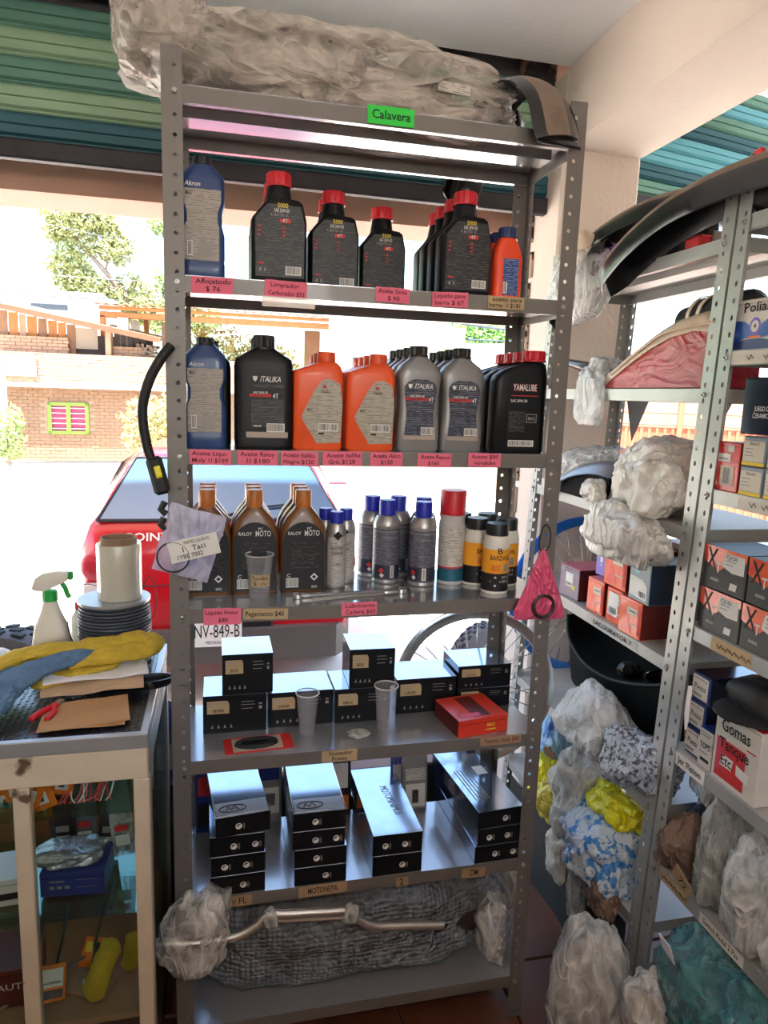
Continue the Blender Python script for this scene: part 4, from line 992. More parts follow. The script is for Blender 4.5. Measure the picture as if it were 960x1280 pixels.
# amber bottles with black labels
def arch(w_, z0, z1, r=.03, n=9): return [(-w_, z0), (w_, z0), (w_, z1 - r)] + [(w_*cos(pi/2*k/n), z1 - r + r*sin(pi/2*k/n)) for k in range(1, n)] + [(-w_*sin(pi/2*k/n), z1 - r + r*cos(pi/2*k/n)) for k in range(0, n)] + [(-w_, z1 - r)]
p = bottle('oil_bottle', '', 'bottle_amber', [(0, -.049, .049, .05, 5), (.004, -.052, .052, .054, 5), (.125, -.052, .052, .054, 5), (.150, -.049, .049, .053, 4.5), (.172, -.038, .038, .048, 4), (.190, -.024, .024, .040, 3), (.197, -.018, .018, .034, 3)], (0, .0185, .195, .235), 'cap_amber',
    (arch(.0475, .006, .164, .05), 'label_black', -.027),
    [('t', 'RALOY', -.022, .138, .008, 'print_white', .030), ('t', 'MOTO', .018, .138, .013, 'print_white', .034), ('t', 'PC', .012, .149, .006, 'print_white', .010), ('r', -.030, .034, .050, .118, 'fine_print_dark'), ('bar', -.040, -.012, .012, .034), ('p', [(.024, .045), (.033, .036), (.024, .027), (.015, .036)], 'print_white'), ('p', [(.024, .041), (.029, .036), (.024, .031), (.019, .036)], 'label_black'), ('t', 'C', -.034, .040, .008, 'print_white', .008), ('r', .018, .031, .010, .016, 'fine_print_grey')],
    'amber oil bottles on the fourth shelf', ridge=.03)
for x, nm in ((.0735, 'left'), (.178, 'middle'), (.288, 'right')):
    row(p, x, Z4, [.135, .193, .249], f'amber bottle with black label, {nm} amber row')

# spray cans and round bottles
def cyl_patch(parent, r, z0, z1, a0, a1, mat, name='label', n=14):
    n = max(6, int(abs(a1 - a0)/(2*pi)*64))
    R = [[(r*sin(a0 + (a1-a0)*k/n), -r*cos(a0 + (a1-a0)*k/n), z) for k in range(n + 1)] for z in (z0, z1)]
    return MB().rings(R, 0, False, False, closed=False).build(name, K[mat], parent, 60)
def ctext(s, parent, r, z, size, mat, width, ang=0.0):
    return txt(s, K[mat], parent, (r*sin(ang), -r*cos(ang), z), size, rot=(pi/2, 0, ang), width=width, bend=r, bold=.012)
def can(name, label, cat, r, h, bodymat, capmat, hcap, rcap, labmat, group, shoulder=.75, extras=()):
    t = thing(name, label, cat, group=group)
    zs = h - hcap
    b = MB().lathe([(r*.92, 0), (r, .003), (r, .006), (r*.985, .008), (r*.985, zs - .03), (r, zs - .028), (r, zs - .024), (r*.93, zs - .014), (r*shoulder, zs - .002), (rcap*.9, zs)], 28).build('body', K[bodymat], t, 35)
    MB().lathe([(rcap, zs - .002), (rcap, h - .004), (rcap*.95, h)], 24, ridge=.015).build('cap', K[capmat], t, 35)
    L = cyl_patch(t, r*.995, .010, zs - .032, -pi, pi, labmat, n=30)
    for e in extras:
        if e[0] == 't': ctext(e[1], L, r + .0009, e[2], e[3], e[4], e[5], e[6] if len(e) > 6 else 0)
        elif e[0] == 'c': cyl_patch(L, r + .0005, e[1], e[2], e[3], e[4], e[5], 'label_print')
        elif e[0] == 'd':
            m = MB(); s, a, z = e[1], e[2], e[3]; m.add([((r + .0009 + .0002*(e[4] in ('label_black',)))*sin(a + dx*s/r), -(r + .0009 + .0002*(e[4] in ('label_black',)))*cos(a + dx*s/r), z + dz*s) for dx, dz in ((0, 1), (1, 0), (0, -1), (-1, 0))], [(0, 1, 2, 3)]); m.build('hazard_mark', K[e[4]], L, None)
    return t
g4 = 'spray cans on the fourth shelf'
p = can('spray_can', 'small silver spray can with blue cap and dark print beside the amber bottles', 'can', .0235, .182, 'can_silver', 'cap_blue', .026, .016, 'fine_print_silver', g4, extras=(('t', 'BRAKE PARTS', .098, .008, 'print_black', .036), ('t', 'CLEANER', .086, .008, 'print_black', .030), ('d', .011, 0, .128, 'print_black'), ('t', 'CRC', .060, .006, 'print_black', .02)))
p.location = (.3685, .146, Z4)
dup(p, (.350, .197, Z4), (0, 0, .3), 'small silver spray can with blue cap, behind at left of the pair'); dup(p, (.3985, .190, Z4), (0, 0, -.3), 'small silver spray can with blue cap, behind at right of the pair')
p = can('spray_can', '', 'can', .0335, .204, 'can_silver', 'cap_blue', .036, .0205, 'fine_print_can', g4, extras=(('c', .128, .130, -1.4, 1.4, 'print_grey'), ('t', 'CARB & CHOKE', .115, .006, 'print_grey', .04), ('c', .014, .047, -1.5, 1.5, 'can_dark'), ('d', .007, -.55, .034, 'print_red'), ('d', .006, -.50, .022, 'print_white'), ('c', .016, .046, .1, .40, 'print_white'), ('c', .018, .044, .16, .34, 'print_grey')))
p['label'] = 'blue capped grey can, front left of the cluster'; p.location = (.4995, .186, Z4)
for x, y, a, l in ((.476, .2515, .2, 'behind at the far left of the cluster'), (.582, .152, -.35, 'front right of the cluster, next to the tall red capped can'), (.602, .222, .1, 'behind the front right one'), (.5435, .251, .4, 'last at the back middle of the cluster')):
    dup(p, (x, y, Z4), (0, 0, a), 'blue capped grey can, ' + l)
p = can('spray_can', 'tall white spray can with big red cap and teal foot', 'can', .0325, .232, 'can_white', 'cap_red', .058, .0320, 'fine_print_white', g4, 1.0, extras=(('c', .010, .042, -1.6, 1.6, 'can_teal'), ('c', .042, .046, -1.6, 1.6, 'print_red')))
p.location = (.6575, .157, Z4)
p = can('round_bottle', '', 'bottle', .0318, .166, 'white_plastic', 'cap_black', .026, .0265, 'label_orange', 'yellow round bottles on the fourth shelf', .88, extras=(('t', 'BARDAHL', .088, .012, 'print_black', .052), ('t', 'LIQUIDO', .068, .007, 'print_red', .022, -.35), ('t', 'FRENOS', .060, .007, 'print_red', .022, -.35), ('c', .056, .074, .25, .7, 'fine_print_grey'), ('t', 'B', .104, .014, 'print_black', .012, -.1), ('c', .008, .051, -pi, pi, 'label_black'), ('d', .013, -.35, .032, 'print_white'), ('d', .009, -.35, .032, 'label_black'), ('t', 'DOT 3', .042, .006, 'print_white', .018, .4), ('t', '320 ml', .032, .006, 'print_white', .018, .4)))
p['label'] = 'white and yellow round bottle with black cap, nearest the shelf edge'; p.location = (.7385, .064, Z4)
for x, y, a, l in ((.7175, .141, .5, 'left, just behind the nearest'), (.789, .127, -.4, 'at right behind the nearest'), (.700, .213, .2, 'back left of its group'), (.7695, .206, -.2, 'back right of its group')):
    dup(p, (x, y, Z4), (0, 0, a), 'white and yellow round bottle with black cap, ' + l)

# plastic cups
def cup(label, loc, r0=.021, r1=.030, h=.098, rim=True, group='clear plastic cups'):
    t = thing('plastic_cup', label, 'cup', loc, group=group)
    MB().lathe([(r0*.9, .002), (r0, 0), (r0 + (r1-r0)*.3, h*.3), (r0 + (r1-r0)*.32, h*.31), (r1, h), (r1 - .0012, h), (r0 + (r1-r0)*.3 - .0012, h*.31), (r0 - .001, .004), (0.0005, .004)], 26, cap1=False).build('cup_wall', K['cup_clear'], t, 40)
    X = MB(); 
    for k in range(1): X.tube([(r1*cos(2*pi*j/26), r1*sin(2*pi*j/26), h) for j in range(27)], .0016, 6)
    X.build('rim', K['can_white'], t)
    return t
c = cup('clear plastic cup with handwritten paper band on the fourth shelf', (.1865, .083, Z4), .022, .031, .097)
L = cyl_patch(c, .0275, .028, .056, -.8, .9, 'tag_beige'); ctext('Tornillos', L, .0282, .048, .008, 'ink_black', .036); ctext('$1 c/u', L, .0282, .036, .008, 'ink_black', .028)
cup('clear plastic cup before the dark boxes, left one of the fifth shelf', (.300, .096, Z5), .019, .027, .099)
cup('clear plastic cup before the dark boxes, right one of the fifth shelf', (.4895, .094, Z5), .020, .0285, .106)
# long wrench lying on the shelf edge
t = thing('wrench', 'long chrome combination wrench lying along the fourth shelf edge', 'wrench', (.266, .060, Z4), (0, 0, radians(5)))
MB().rings([[(x, y, z) for y, z in ((-.004, .003), (0, .001), (.004, .003), (.004, .008), (0, .0095), (-.004, .008))] for x in (.01, .05, .2, .235)]).build('shank', K['chrome'], t, 30)
m = MB()
for k in range(20):
    a0, a1 = radians(20) + k*(radians(320))/20, radians(20) + (k+1)*(radians(320))/20
    m.box(-.001, .001, -.001, .001, 0, .001) if False else None
    P = [(.249 + r*cos(a), r*sin(a), z) for a in (a0, a1) for r in (.007, .014) for z in (.001, .010)]
    m.add(P, [(0, 1, 3, 2), (4, 6, 7, 5), (0, 4, 5, 1), (2, 3, 7, 6), (0, 2, 6, 4), (1, 5, 7, 3)])
m.build('open_end', K['chrome'], t, 30)
m = MB(); R = []
for k in range(25):
    a = 2*pi*k/24; R.append([(.004 + r*cos(a), r*sin(a), z) for r, z in ((.0055, .001), (.0115, .001), (.0115, .010), (.0055, .010))])
m.rings(R, cap0=False, cap1=False); m.build('ring_end', K['chrome'], t, 30)
t = thing('screwdriver', 'thin steel rod with a small handle lying beside the wrench', 'tool', (.30, .040, Z4), (0, 0, radians(7)))
MB().tube([(0, 0, .004), (.17, 0, .004)], .0028, 8).build('shaft', K['steel'], t); MB().tube([(.17, 0, .006), (.175, 0, .006), (.2, 0, .006), (.207, 0, .006)], [.004, .0058, .0058, .004], 8).build('handle', K['bolt_zinc'], t)
# ------------------------------------------------------------------ cartons and loose goods on the tall rack
def icon_items(xs, z, s, k='print_white'):
    it = []
    for x in xs:
        it += [('p', [(x + s*cos(2*pi*j/14), z + s*sin(2*pi*j/14)) for j in range(14)], k), ('p', [(x + s*.7*cos(a), z + s*.7*sin(a)) for a in [radians(30 + 24*j) for j in range(8)]] + [(x + s*.25*cos(a), z + s*.25*sin(a)) for a in [radians(198 - 40*j) for j in range(4)]], 'print_black'), ('r', x + s*1.25, x + s*1.4, z - s, z + s, 'print_grey'), ('r', x + s*1.6, x + s*1.75, z - s, z + s*.8, 'print_grey')]
    return it
def carton(name, label, loc, size, mats=('box_navy', 'box_top_sheen', 'box_side_black'), rot=0.0, group=None, items=(), lid=.012, tilt=(0, 0), cat='box'):
    """box standing with its front face at local y=0, base centre front at the origin"""
    w_, d, h = size; t = thing(name, label, cat, loc, (tilt[0], tilt[1], rot), group)
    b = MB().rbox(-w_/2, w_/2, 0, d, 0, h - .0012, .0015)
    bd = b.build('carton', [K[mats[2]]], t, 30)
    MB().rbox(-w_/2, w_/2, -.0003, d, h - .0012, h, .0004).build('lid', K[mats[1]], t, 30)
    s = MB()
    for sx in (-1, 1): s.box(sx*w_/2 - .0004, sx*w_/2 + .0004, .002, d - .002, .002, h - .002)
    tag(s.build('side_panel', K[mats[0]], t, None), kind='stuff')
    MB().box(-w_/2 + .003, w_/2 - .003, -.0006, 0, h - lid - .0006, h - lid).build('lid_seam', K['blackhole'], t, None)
    if items: art(bd, -.0008, items)
    return t
def navy_items(w_, h): 
    return [('p', [(-w_*.44, h*.52), (-w_*.44, h*.86), (-w_*.12, h*.86), (-w_*.09, h*.78), (-w_*.09, h*.52)], 'tag_beige'), ('bar', -w_*.36, -w_*.17, h*.54, h*.66), ('r', -w_*.42, -w_*.24, h*.78, h*.80, 'print_grey'), ('r', -w_*.42, -w_*.26, h*.72, h*.74, 'print_grey'),
            ('r', w_*.1, w_*.3, h*.80, h*.815, 'print_grey'), ('r', w_*.1, w_*.32, h*.72, h*.735, 'print_grey'), ('r', w_*.1, w_*.28, h*.62, h*.635, 'print_grey'), ('r', w_*.38, w_*.43, h*.60, h*.68, 'print_grey'), ('r', w_*.38, w_*.43, h*.72, h*.76, 'print_grey')] + [('p', [(w_*x - .003, h*.14), (w_*x + .003, h*.14), (w_*x, h*.24)], 'print_grey') for x in (-.36, -.26, -.16, -.06)]
g5 = 'dark boxes on the fifth shelf'
for (x, y, z, w_, h, lab, rot) in ((.1335, .124, Z5, .145, .093, 'dark navy box at left end of fifth shelf, under another', 0), (.163, .126, Z5 + .093, .116, .098, 'dark navy box on top of the leftmost box, fifth shelf', .01),
        (.289, .132, Z5, .156, .088, 'low dark navy box behind the left plastic cup, fifth shelf', .02), (.440, .129, Z5, .138, .088, 'dark navy box behind the right cup, under another, fifth shelf', .01), (.462, .131, Z5 + .088, .112, .098, 'dark navy box topmost in the middle of fifth shelf', -.02),
        (.6105, .156, Z5, .158, .092, 'low dark navy box behind the red box, fifth shelf', .02), (.7685, .160, Z5, .146, .054, 'flat dark navy box, lower of two at right of fifth shelf', .03), (.7685, .161, Z5 + .054, .146, .062, 'dark navy box with tan label, upper at right of fifth shelf', .03)):
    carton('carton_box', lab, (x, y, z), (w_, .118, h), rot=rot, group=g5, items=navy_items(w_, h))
t = carton('carton_box', 'bright red flat box with black printed top on the fifth shelf', (.713, .016, Z5), (.134, .128, .044), ('box_red_dark', 'box_red', 'box_red'), radians(9), items=[('t', 'MAX', .02, .024, .010, 'print_yellow', .022), ('r', .006, .034, .011, .014, 'print_yellow')])
m = MB(); m.box(-.02, .025, .01, .118, .0442, .0446); m.build('top_panel', K['box_red_dark'], t); MB().box(-.055, .0, .012, .030, .0442, .0448).build('top_strip', K['tag_pink'], t);
MB().box(-.0676, -.0668, .006, .122, .004, .040).build('dark_side', K['box_red_dark'], t)
t = thing('blister_card', 'red card with a black gasket under clear film, flat on fifth shelf', 'package', (.186, .058, Z5), (0, 0, radians(4)))
MB().prism([(-.078, 0), (.072, 0), (.076, .001), (-.078, .001)], -.036, .036).build('card', K['card_red'], t)
m = MB(); R = []
for k in range(25):
    a = 2*pi*k/24; R.append([(-.006 + (.044 + dx)*cos(a), (.019 + dx)*sin(a), .0012 + dz) for dx, dz in ((-.006, 0), (.006, 0), (.004, .006), (-.004, .006))])
m.rings(R, cap0=False, cap1=False).build('gasket', K['rubber'], t, 40); MB().rbox(-.04, .028, -.012, .012, .0012, .004, .001).build('chain', K['black_plastic'], t)
MB().rbox(-.060, .052, -.030, .030, .0012, .0016, .0001).build('clear_window', K['clear_tape'], t)
t = thing('zip_bag', 'tiny clear bag of small fittings near the fifth shelf edge', 'bag', (.418, .060, Z5), (0, 0, .1))
bag_mesh('film', (.055, .04, .012), 6, .1, .5, 3, 3, mat=K['bag_clear'], parent=t)
for k in range(3): MB().lathe([(.005, 0), (.005, .003), (.003, .005)], 6, -.012 + .012*k, .004*(k % 2)).build('fitting', K['bolt_zinc'], t, loc=(0, 0, .002))

# sixth shelf: long glossy cartons in stacks
g6 = 'long dark boxes stacked on the sixth shelf'
def long_box(x, y, k, label, rot=0, icons=1, z0=None, strip=False, L=.30, h=.049, w_=.121):
    xs = [.0] if icons == 1 else [-.02, .028]
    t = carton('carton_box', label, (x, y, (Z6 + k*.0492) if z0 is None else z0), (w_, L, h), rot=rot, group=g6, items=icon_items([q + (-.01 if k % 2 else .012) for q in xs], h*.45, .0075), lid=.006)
    if strip:
        MB().box(-w_/2 + .003, w_/2 - .003, .003, .055, h + .0001, h + .0006).build('front_strip', K['box_grey_lip'], t)
        m = MB(); m.tube([(-.02 + .03*cos(a), .028 + .014*sin(a), h + .0009) for a in [2*pi*j/20 for j in range(21)]], .0011, 5); m.tube([(-.035, .020, h + .001), (-.03, .036, h + .001), (-.022, .022, h + .001), (-.015, .036, h + .001), (-.006, .022, h + .001)], .0012, 5); m.build('pen_mark', K['ink_black'], t)
    return t
for k, (dx, ry, ic, nm) in enumerate(((0, .02, 1, 'lowest'), (.001, .03, 2, 'second from below'), (-.001, .02, 2, 'third from below'), (.012, .11, 1, 'top'))):
    long_box(.137 + dx, .004, k, f'long dark box, {nm} of leftmost stack, sixth shelf', ry, ic, strip=(k == 3))
for k, (dx, ry, ic, nm) in enumerate(((.002, .0, 1, 'lowest'), (.002, .01, 1, 'second from below'), (-.003, .0, 2, 'third from below'), (-.002, .0, 1, 'top'))):
    long_box(.3235 + dx, .004, k, f'long dark box, {nm} of second stack, sixth shelf', ry, ic, h=.046, z0=Z6 + k*.0462, strip=(k == 3))
for k, (dx, ry, ic, nm) in enumerate(((.001, .01, 1, 'lower'), (0, .0, 2, 'upper'))):
    t = long_box(.509 + dx, .004, k, f'long dark box, {nm} of the two in third stack, sixth shelf', ry, ic, h=.053, z0=Z6 + k*.0533)
txt('MOTOMINIMUS', K['print_grey'], t, (.014, .14, .0536), .022, rot=(0, 0, radians(-84)), width=.13)
for k, (dx, ry, ic, nm) in enumerate(((0, .03, 2, 'lowest'), (.004, .05, 2, 'middle'), (.002, .09, 1, 'top'))):
    t = long_box(.767 + dx, .006, k, f'long dark box, {nm} of rightmost stack, sixth shelf', ry, ic, h=.0465, z0=Z6 + k*.0468)
MB().box(.012, .042, .16, .20, .0466, .0471).build('sticker', K['print_white'], t)
m = MB()
for k in range(5): m.box(-.045 + k*.009, -.042 + k*.009, .05, .19, .0466, .0469)
tag(m.build('print_line', K['print_grey'], t, None), kind='stuff')
# hanging packets pushed in behind the stacks
def packet(label, loc, w_, h, base, bits, rot=0.0, seed=1, group='packets behind the long boxes'):
    t = thing('packet', label, 'packet', loc, (radians(-6), 0, rot), group)
    pillow('film', w_, h, .016, seed, K[base], t, (0, 0, h/2), n=14)
    m = {}
    for (x0, x1, z0, z1, k) in bits: MB().rbox(x0, x1, -.0105, -.0085, z0, z1, .001).build('print_patch', K[k], t)
    return t
packet('packet with black and white round print, between first and second stacks', (.224, .262, Z6), .066, .18, 'print_grey', [(-.026, .026, .03, .10, 'print_white'), (-.018, .016, .05, .085, 'label_black'), (-.026, .026, .12, .165, 'pack_blue')], seed=2)
packet('packet with blue and red print at the left back corner', (.062, .25, Z6), .05, .17, 'pack_blue', [(-.02, .02, .10, .15, 'print_red'), (-.02, .02, .02, .08, 'print_black')], seed=3)
packet('pink and orange packet between second and third stacks', (.416, .262, Z6), .055, .17, 'pack_black', [(-.022, .018, .08, .15, 'print_white'), (-.02, .02, .02, .06, 'pack_orange')], seed=4)
packet('white packet with black oval, between third and fourth stacks', (.622, .258, Z6), .072, .16, 'print_grey', [(-.028, .028, .01, .075, 'print_white'), (-.010, .010, .02, .06, 'label_black'), (-.028, .028, .085, .12, 'fine_print_white')], seed=5)
packet('blue packet just left of the white packet with oval', (.572, .266, Z6), .032, .15, 'pack_blue', [(-.012, .012, .05, .13, 'print_grey')], seed=6)
packet('black chain packet with red band behind the rightmost stack', (.835, .30, Z6 - .035), .09, .20, 'pack_black', [(-.036, .036, .10, .125, 'print_red'), (-.036, .036, .04, .07, 'bag_yellow'), (-.034, .02, .15, .18, 'print_white')], seed=7)

# bottom shelf: bubble wrapped roll with a chrome handlebar on it
t = thing('wrapped_bundle', 'long bundle in bubble wrap filling the bottom shelf', 'bundle', (.432, .165, Z7))
o = bag_mesh('core', (.70, .215, .27), 11, .10, .4, 1.6, 4, mat=K['bubble_core'], parent=t)
bag_mesh('bubble_film', (.76, .25, .295), 12, .16, .6, 2.0, 5, mat=K['bubble_wrap'], parent=t)
t = thing('handlebar', 'chrome motorcycle handlebar lying in front of the bubble wrapped bundle', 'handlebar', (0, 0, 0))
def smoothpath(P, n=5):
    P = [Vector(p) for p in P]; out = []
    for i in range(len(P) - 1):
        p0, p1, p2, p3 = P[max(i-1, 0)], P[i], P[i+1], P[min(i+2, len(P)-1)]
        for k in range(n):
            u = k/n; out.append(.5*((2*p1) + (p2-p0)*u + (2*p0-5*p1+4*p2-p3)*u*u + (3*p1-p0-3*p2+p3)*u**3))
    return out + [P[-1]]
yb = -.028
MB().tube(smoothpath([(-.035, yb, .376), (.06, yb, .368), (.135, yb, .373), (.18, yb, .394), (.205, yb, .415), (.25, yb, .411), (.34, yb, .403), (.386, yb, .397), (.415, yb, .371), (.454, yb, .349), (.54, yb, .337), (.622, yb, .326)]), .0108, 12).build('bar', K['chrome'], t, 60)
MB().tube([(.213, yb - .002, .400), (.386, yb - .002, .384)], .0055, 8).build('cross_brace', K['chrome'], t)
for (x, z) in ((.208, .409), (.392, .392)): bag_mesh('tape_wrap', (.04, .034, .042), int(x*100), .2, .6, 3, 3, mat=K['bag_clear'], parent=t, loc=(x, yb, z - .02))
MB().lathe([(.0075, 0), (.0075, .002)], 12, X=Matrix.Translation((.6215, yb, .326)) @ Matrix.Rotation(pi/2, 4, 'Y')).build('end_hole', K['blackhole'], t)
MB().tube([(-.045, yb, .377), (-.005, yb, .374)], .0145, 12).build('grip', K['can_grey'], t)
tt = thing('plastic_bag', 'crumpled clear bag tied over the left end of the handlebar', 'bag', (.03, -.034, .30), (0, radians(8), 0))
bag_mesh('film', (.14, .085, .19), 21, .26, .8, 2.0, 4, flat=False, mat=K['wrap_clear'], parent=tt)
tt = thing('plastic_bag', 'whitish bag with dark contents behind the right post, bottom shelf', 'bag', (.90, .20, .17))
bag_mesh('film', (.09, .10, .19), 22, .18, .6, 2.2, 4, mat=K['bag_milky'], parent=tt, tie=.4); MB().rbox(-.03, .03, -.03, .03, .01, .10, .01).build('dark_part', K['box_inkblue'], tt)
tt = thing('plastic_bag', 'crumpled milky bag beyond the right end of the bundle', 'bag', (.80, .13, Z7))
bag_mesh('film', (.10, .20, .20), 23, .16, .6, 2.2, 4, mat=K['wrap_clear'], parent=tt)
# on the top shelf: a long film wrapped bundle and two fenders
t = thing('wrapped_bundle', 'long dusty bundle in clear film on top of the tall rack', 'bundle', (.335, .145, ZS[0]), (0, radians(3.0), radians(1)))
bag_mesh('core', (.70, .215, .135), 31, .16, .5, 2.0, 4, mat=K['bag_grey'], parent=t, loc=(.0, .01, .01))
for (x, z, w_, h) in ((-.12, .085, .10, .02), (.05, .07, .09, .022), (.2, .075, .07, .02)): MB().rbox(x, x + w_, -.108, -.104, z, z + h, .001).build('paper_print', K['fine_print_white'], t)
bag_mesh('film', (.80, .275, .185), 32, .2, .75, 2.2, 5, mat=K['wrap_dusty'], parent=t)
bag_mesh('loose_film', (.17, .24, .27), 33, .2, .75, 2.2, 4, flat=False, mat=K['wrap_dusty'], parent=t, loc=(-.345, -.02, .0))
def fender_mesh(path, width, depth, rolls=None, n=10, thick=.003, taper=(1, 1), side=None, ends=(.35, .35)):
    """gutter swept along a path; side = across direction"""
    P = smoothpath(path, 6); R = []; N = len(P)
    for i, p in enumerate(P):
        t_ = (P[min(i+1, N-1)] - P[max(i-1, 0)]).normalized(); s = Vector(side) if side else Vector((1, 0, 0))
        s = (s - t_*s.dot(t_)).normalized(); u = s.cross(t_).normalized()
        f = i/(N-1); k = taper[0] + (taper[1] - taper[0])*f; k *= min(1, ends[0] + 6*f) * min(1, ends[1] + 6*(1-f))
        o = []; q = []
        for j in range(n + 1):
            a = -1 + 2*j/n; hh = depth*(1 - abs(a)**2.4)
            o.append(tuple(p + s*(a*width/2*k) + u*hh)); q.append(tuple(p + s*(a*(width/2 - thick)*k) + u*(hh - thick)))
        R.append(o + q[::-1])
    m = MB().rings(R); N2 = 2*(n + 1)
    for i in range(N - 1):
        for j in range(N2):
            if n*.22 <= j < n*.78: m.mi[i*N2 + j] = 1
    return m
t = thing('fender', 'dusty black mudguard curving over the right end of the top shelf', 'fender', (0, 0, 0))
fender_mesh([(.712, .20, 2.225), (.725, .13, 2.25), (.745, .05, 2.238), (.765, -.005, 2.19), (.782, -.026, 2.112)], .118, .016, side=(-.98, -.2, 0), taper=(.9, 1.0), ends=(.5, .92)).build('shell', [K['fender_black'], K['fender_dusty']], t, 60)
MB().tube([(.735, -.030, 2.104), (.79, -.036, 2.098), (.838, -.014, 2.104)], .004, 6).build('edge_roll', K['black_plastic'], t)
t = thing('fender', 'second black mudguard hanging down behind the top shelf', 'fender', (0, 0, 0))
fender_mesh([(.765, .19, 2.215), (.755, .25, 2.235), (.735, .32, 2.205), (.715, .36, 2.13), (.705, .375, 2.07)], .11, .03, side=(.95, .2, 0)).build('shell', [K['black_gloss'], K['black_gloss']], t, 60)
MB().tube([(.70, .24, 2.245), (.74, .225, 2.27), (.79, .235, 2.262), (.81, .25, 2.24)], .0022, 6).build('wire_hoop', K['steel'], t)

# things hung on the rack posts
t = thing('battery_cable', 'thick black cable with a yellow marked plug hanging by the left post', 'cable', (0, 0, 0))
MB().tube(smoothpath([(.012, -.02, 1.662), (-.004, -.028, 1.640), (-.026, -.032, 1.60), (-.040, -.032, 1.553), (-.041, -.032, 1.51), (-.033, -.032, 1.462), (-.026, -.032, 1.44)]), .0095, 10).build('cable', K['cable_black'], t, 60)
X = Matrix.Translation((-.018, -.033, 1.42)) @ Matrix.Rotation(radians(-14), 4, 'Y')
MB().rbox(-.014, .016, -.012, .012, -.045, .03, .006, X=X).build('plug', K['cable_black'], t); MB().rbox(-.002, .010, -.0135, -.011, -.012, .012, .001, X=X).build('yellow_mark', K['bag_yellow'], t)
MB().tube([(-.004, -.025, 1.36), (-.012, -.027, 1.345), (-.002, -.026, 1.335)], .007, 8).build('strap', K['cable_black'], t); MB().tube([(-.006, -.025, 1.328), (-.013, -.027, 1.315), (-.004, -.026, 1.305)], .007, 8).build('strap', K['cable_black'], t)
t = thing('zip_bag', 'clear bag with a white label and black ring, hung on the left post', 'bag', (.042, -.030, 1.277), (0, radians(17), 0))
pillow('film', .112, .140, .016, 41, K['bag_zip'], t)
MB().rbox(-.005, .05, -.001, .003, -.045, .055, .002).build('blue_paper', K['box_royal'], t)
L = MB().rbox(-.042, .056, -.0105, -.0095, -.032, .012, .0006, X=Matrix.Rotation(radians(-30), 4, 'Y')).build('label', K['print_white'], t)
for s, zz, sz, ww, xx in (('PARTES LIQUIDOS', .004, .0065, .05, .015), ('1   Taci', -.009, .011, .045, .006), ('1YBE 7002', -.023, .009, .05, -.004)):
    v = Matrix.Rotation(radians(-30), 4, 'Y') @ Vector((xx, -.0115, zz)); txt(s, K['ink_black'], L, tuple(v), sz, rot=(pi/2, radians(-30), 0), width=ww, bold=.01)
MB().tube([(-.022 + .031*cos(2*pi*k/30), -.009, -.035 + .030*sin(2*pi*k/30)) for k in range(31)], .0018, 6).build('ring', K['rubber'], t)
t = thing('pink_bag', 'pink plastic bag with a dark ring, tied to the right post', 'bag', (.812, -.032, 1.085))
pillow('film', .125, .165, .03, 42, K['bag_pink'], t, (0, 0, .083), top=.10)
MB().tube([(.004 + .024*cos(2*pi*k/26), -.012, .036 + .026*sin(2*pi*k/26)) for k in range(27)], .0045, 8).build('ring', K['cap_brown'], t)
MB().tube(smoothpath([(.0, .004, .155), (-.012, -.002, .175), (-.008, .0, .205), (.004, .004, .222), (.014, .0, .205), (.012, -.003, .175), (.0, .004, .155)]), .0018, 6).build('cable_tie', K['cable_black'], t)

t = thing('shade_board', 'added black board keeping light out behind the bottom of the tall rack', 'board', (0, .40, 0))
MB().rbox(-.70, .87, 0, .014, .0, .50, .003).build('panel', K['rubber'], t)  # added to block bounce light and darken the bottom shelf
# ------------------------------------------------------------------ glass display counter at left
CX0, CX1, CY0, CY1, CZ = -.98, -.036, -.122, .385, .92
ct = thing('display_counter', 'cream framed glass display counter with a black treadplate top', 'counter', (0, 0, 0))
MB().rbox(CX0, CX1, CY0 + .004, CY1, CZ - .014, CZ - .006, .002).build('top_board', K['tread_black'], ct)
m = MB(); k = 0
for i in range(70):
    for j in range(38):
        x = CX0 + .02 + i*.0132; y = CY0 + .03 + j*.0132; a = radians(45 if (i + j) % 2 else -45)
        if x > CX1 - .02 or y > CY1 - .02: continue
        X = Matrix.Translation((x, y, CZ - .006)) @ Matrix.Rotation(a, 4, 'Z')
        m.add([(-.006, 0, 0), (0, -.0018, 0), (.006, 0, 0), (0, .0018, 0), (0, 0, .0016)], [(0, 1, 4), (1, 2, 4), (2, 3, 4), (3, 0, 4)], 0, X)
tag(m.build('treadplate_bump', K['tread_black'], ct, None), kind='stuff')
for (a, b_, c, d) in ((CX0, CX1, CY0, CY0 + .016), (CX0, CX1, CY1 - .016, CY1), (CX1 - .016, CX1, CY0 + .016, CY1 - .016)): MB().rbox(a, b_, c, d, CZ - .03, CZ, .002).build('edge_trim', K['frame_alu'], ct)
MB().rbox(CX0, CX1 - .002, CY0 + .002, CY0 + .03, CZ - .094, CZ - .03, .002).build('top_rail', K['frame_cream'], ct)
MB().rbox(CX1 - .03, CX1, CY0 + .03, CY1 - .03, CZ - .094, CZ - .03, .002).build('side_rail', K['frame_side'], ct)
for x in (-.066, -.283, -.60): MB().rbox(x, x + .030, CY0 + .002, CY0 + .030, 0, CZ - .094, .002).build('front_post', K['frame_cream'], ct)
MB().rbox(CX1 - .014, CX1, CY0 + .03, CY0 + .055, 0, CZ - .094, .002).build('side_post', K['frame_side'], ct); MB().rbox(CX1 - .03, CX1, CY1 - .03, CY1, 0, CZ - .094, .002).build('side_post', K['frame_side'], ct)
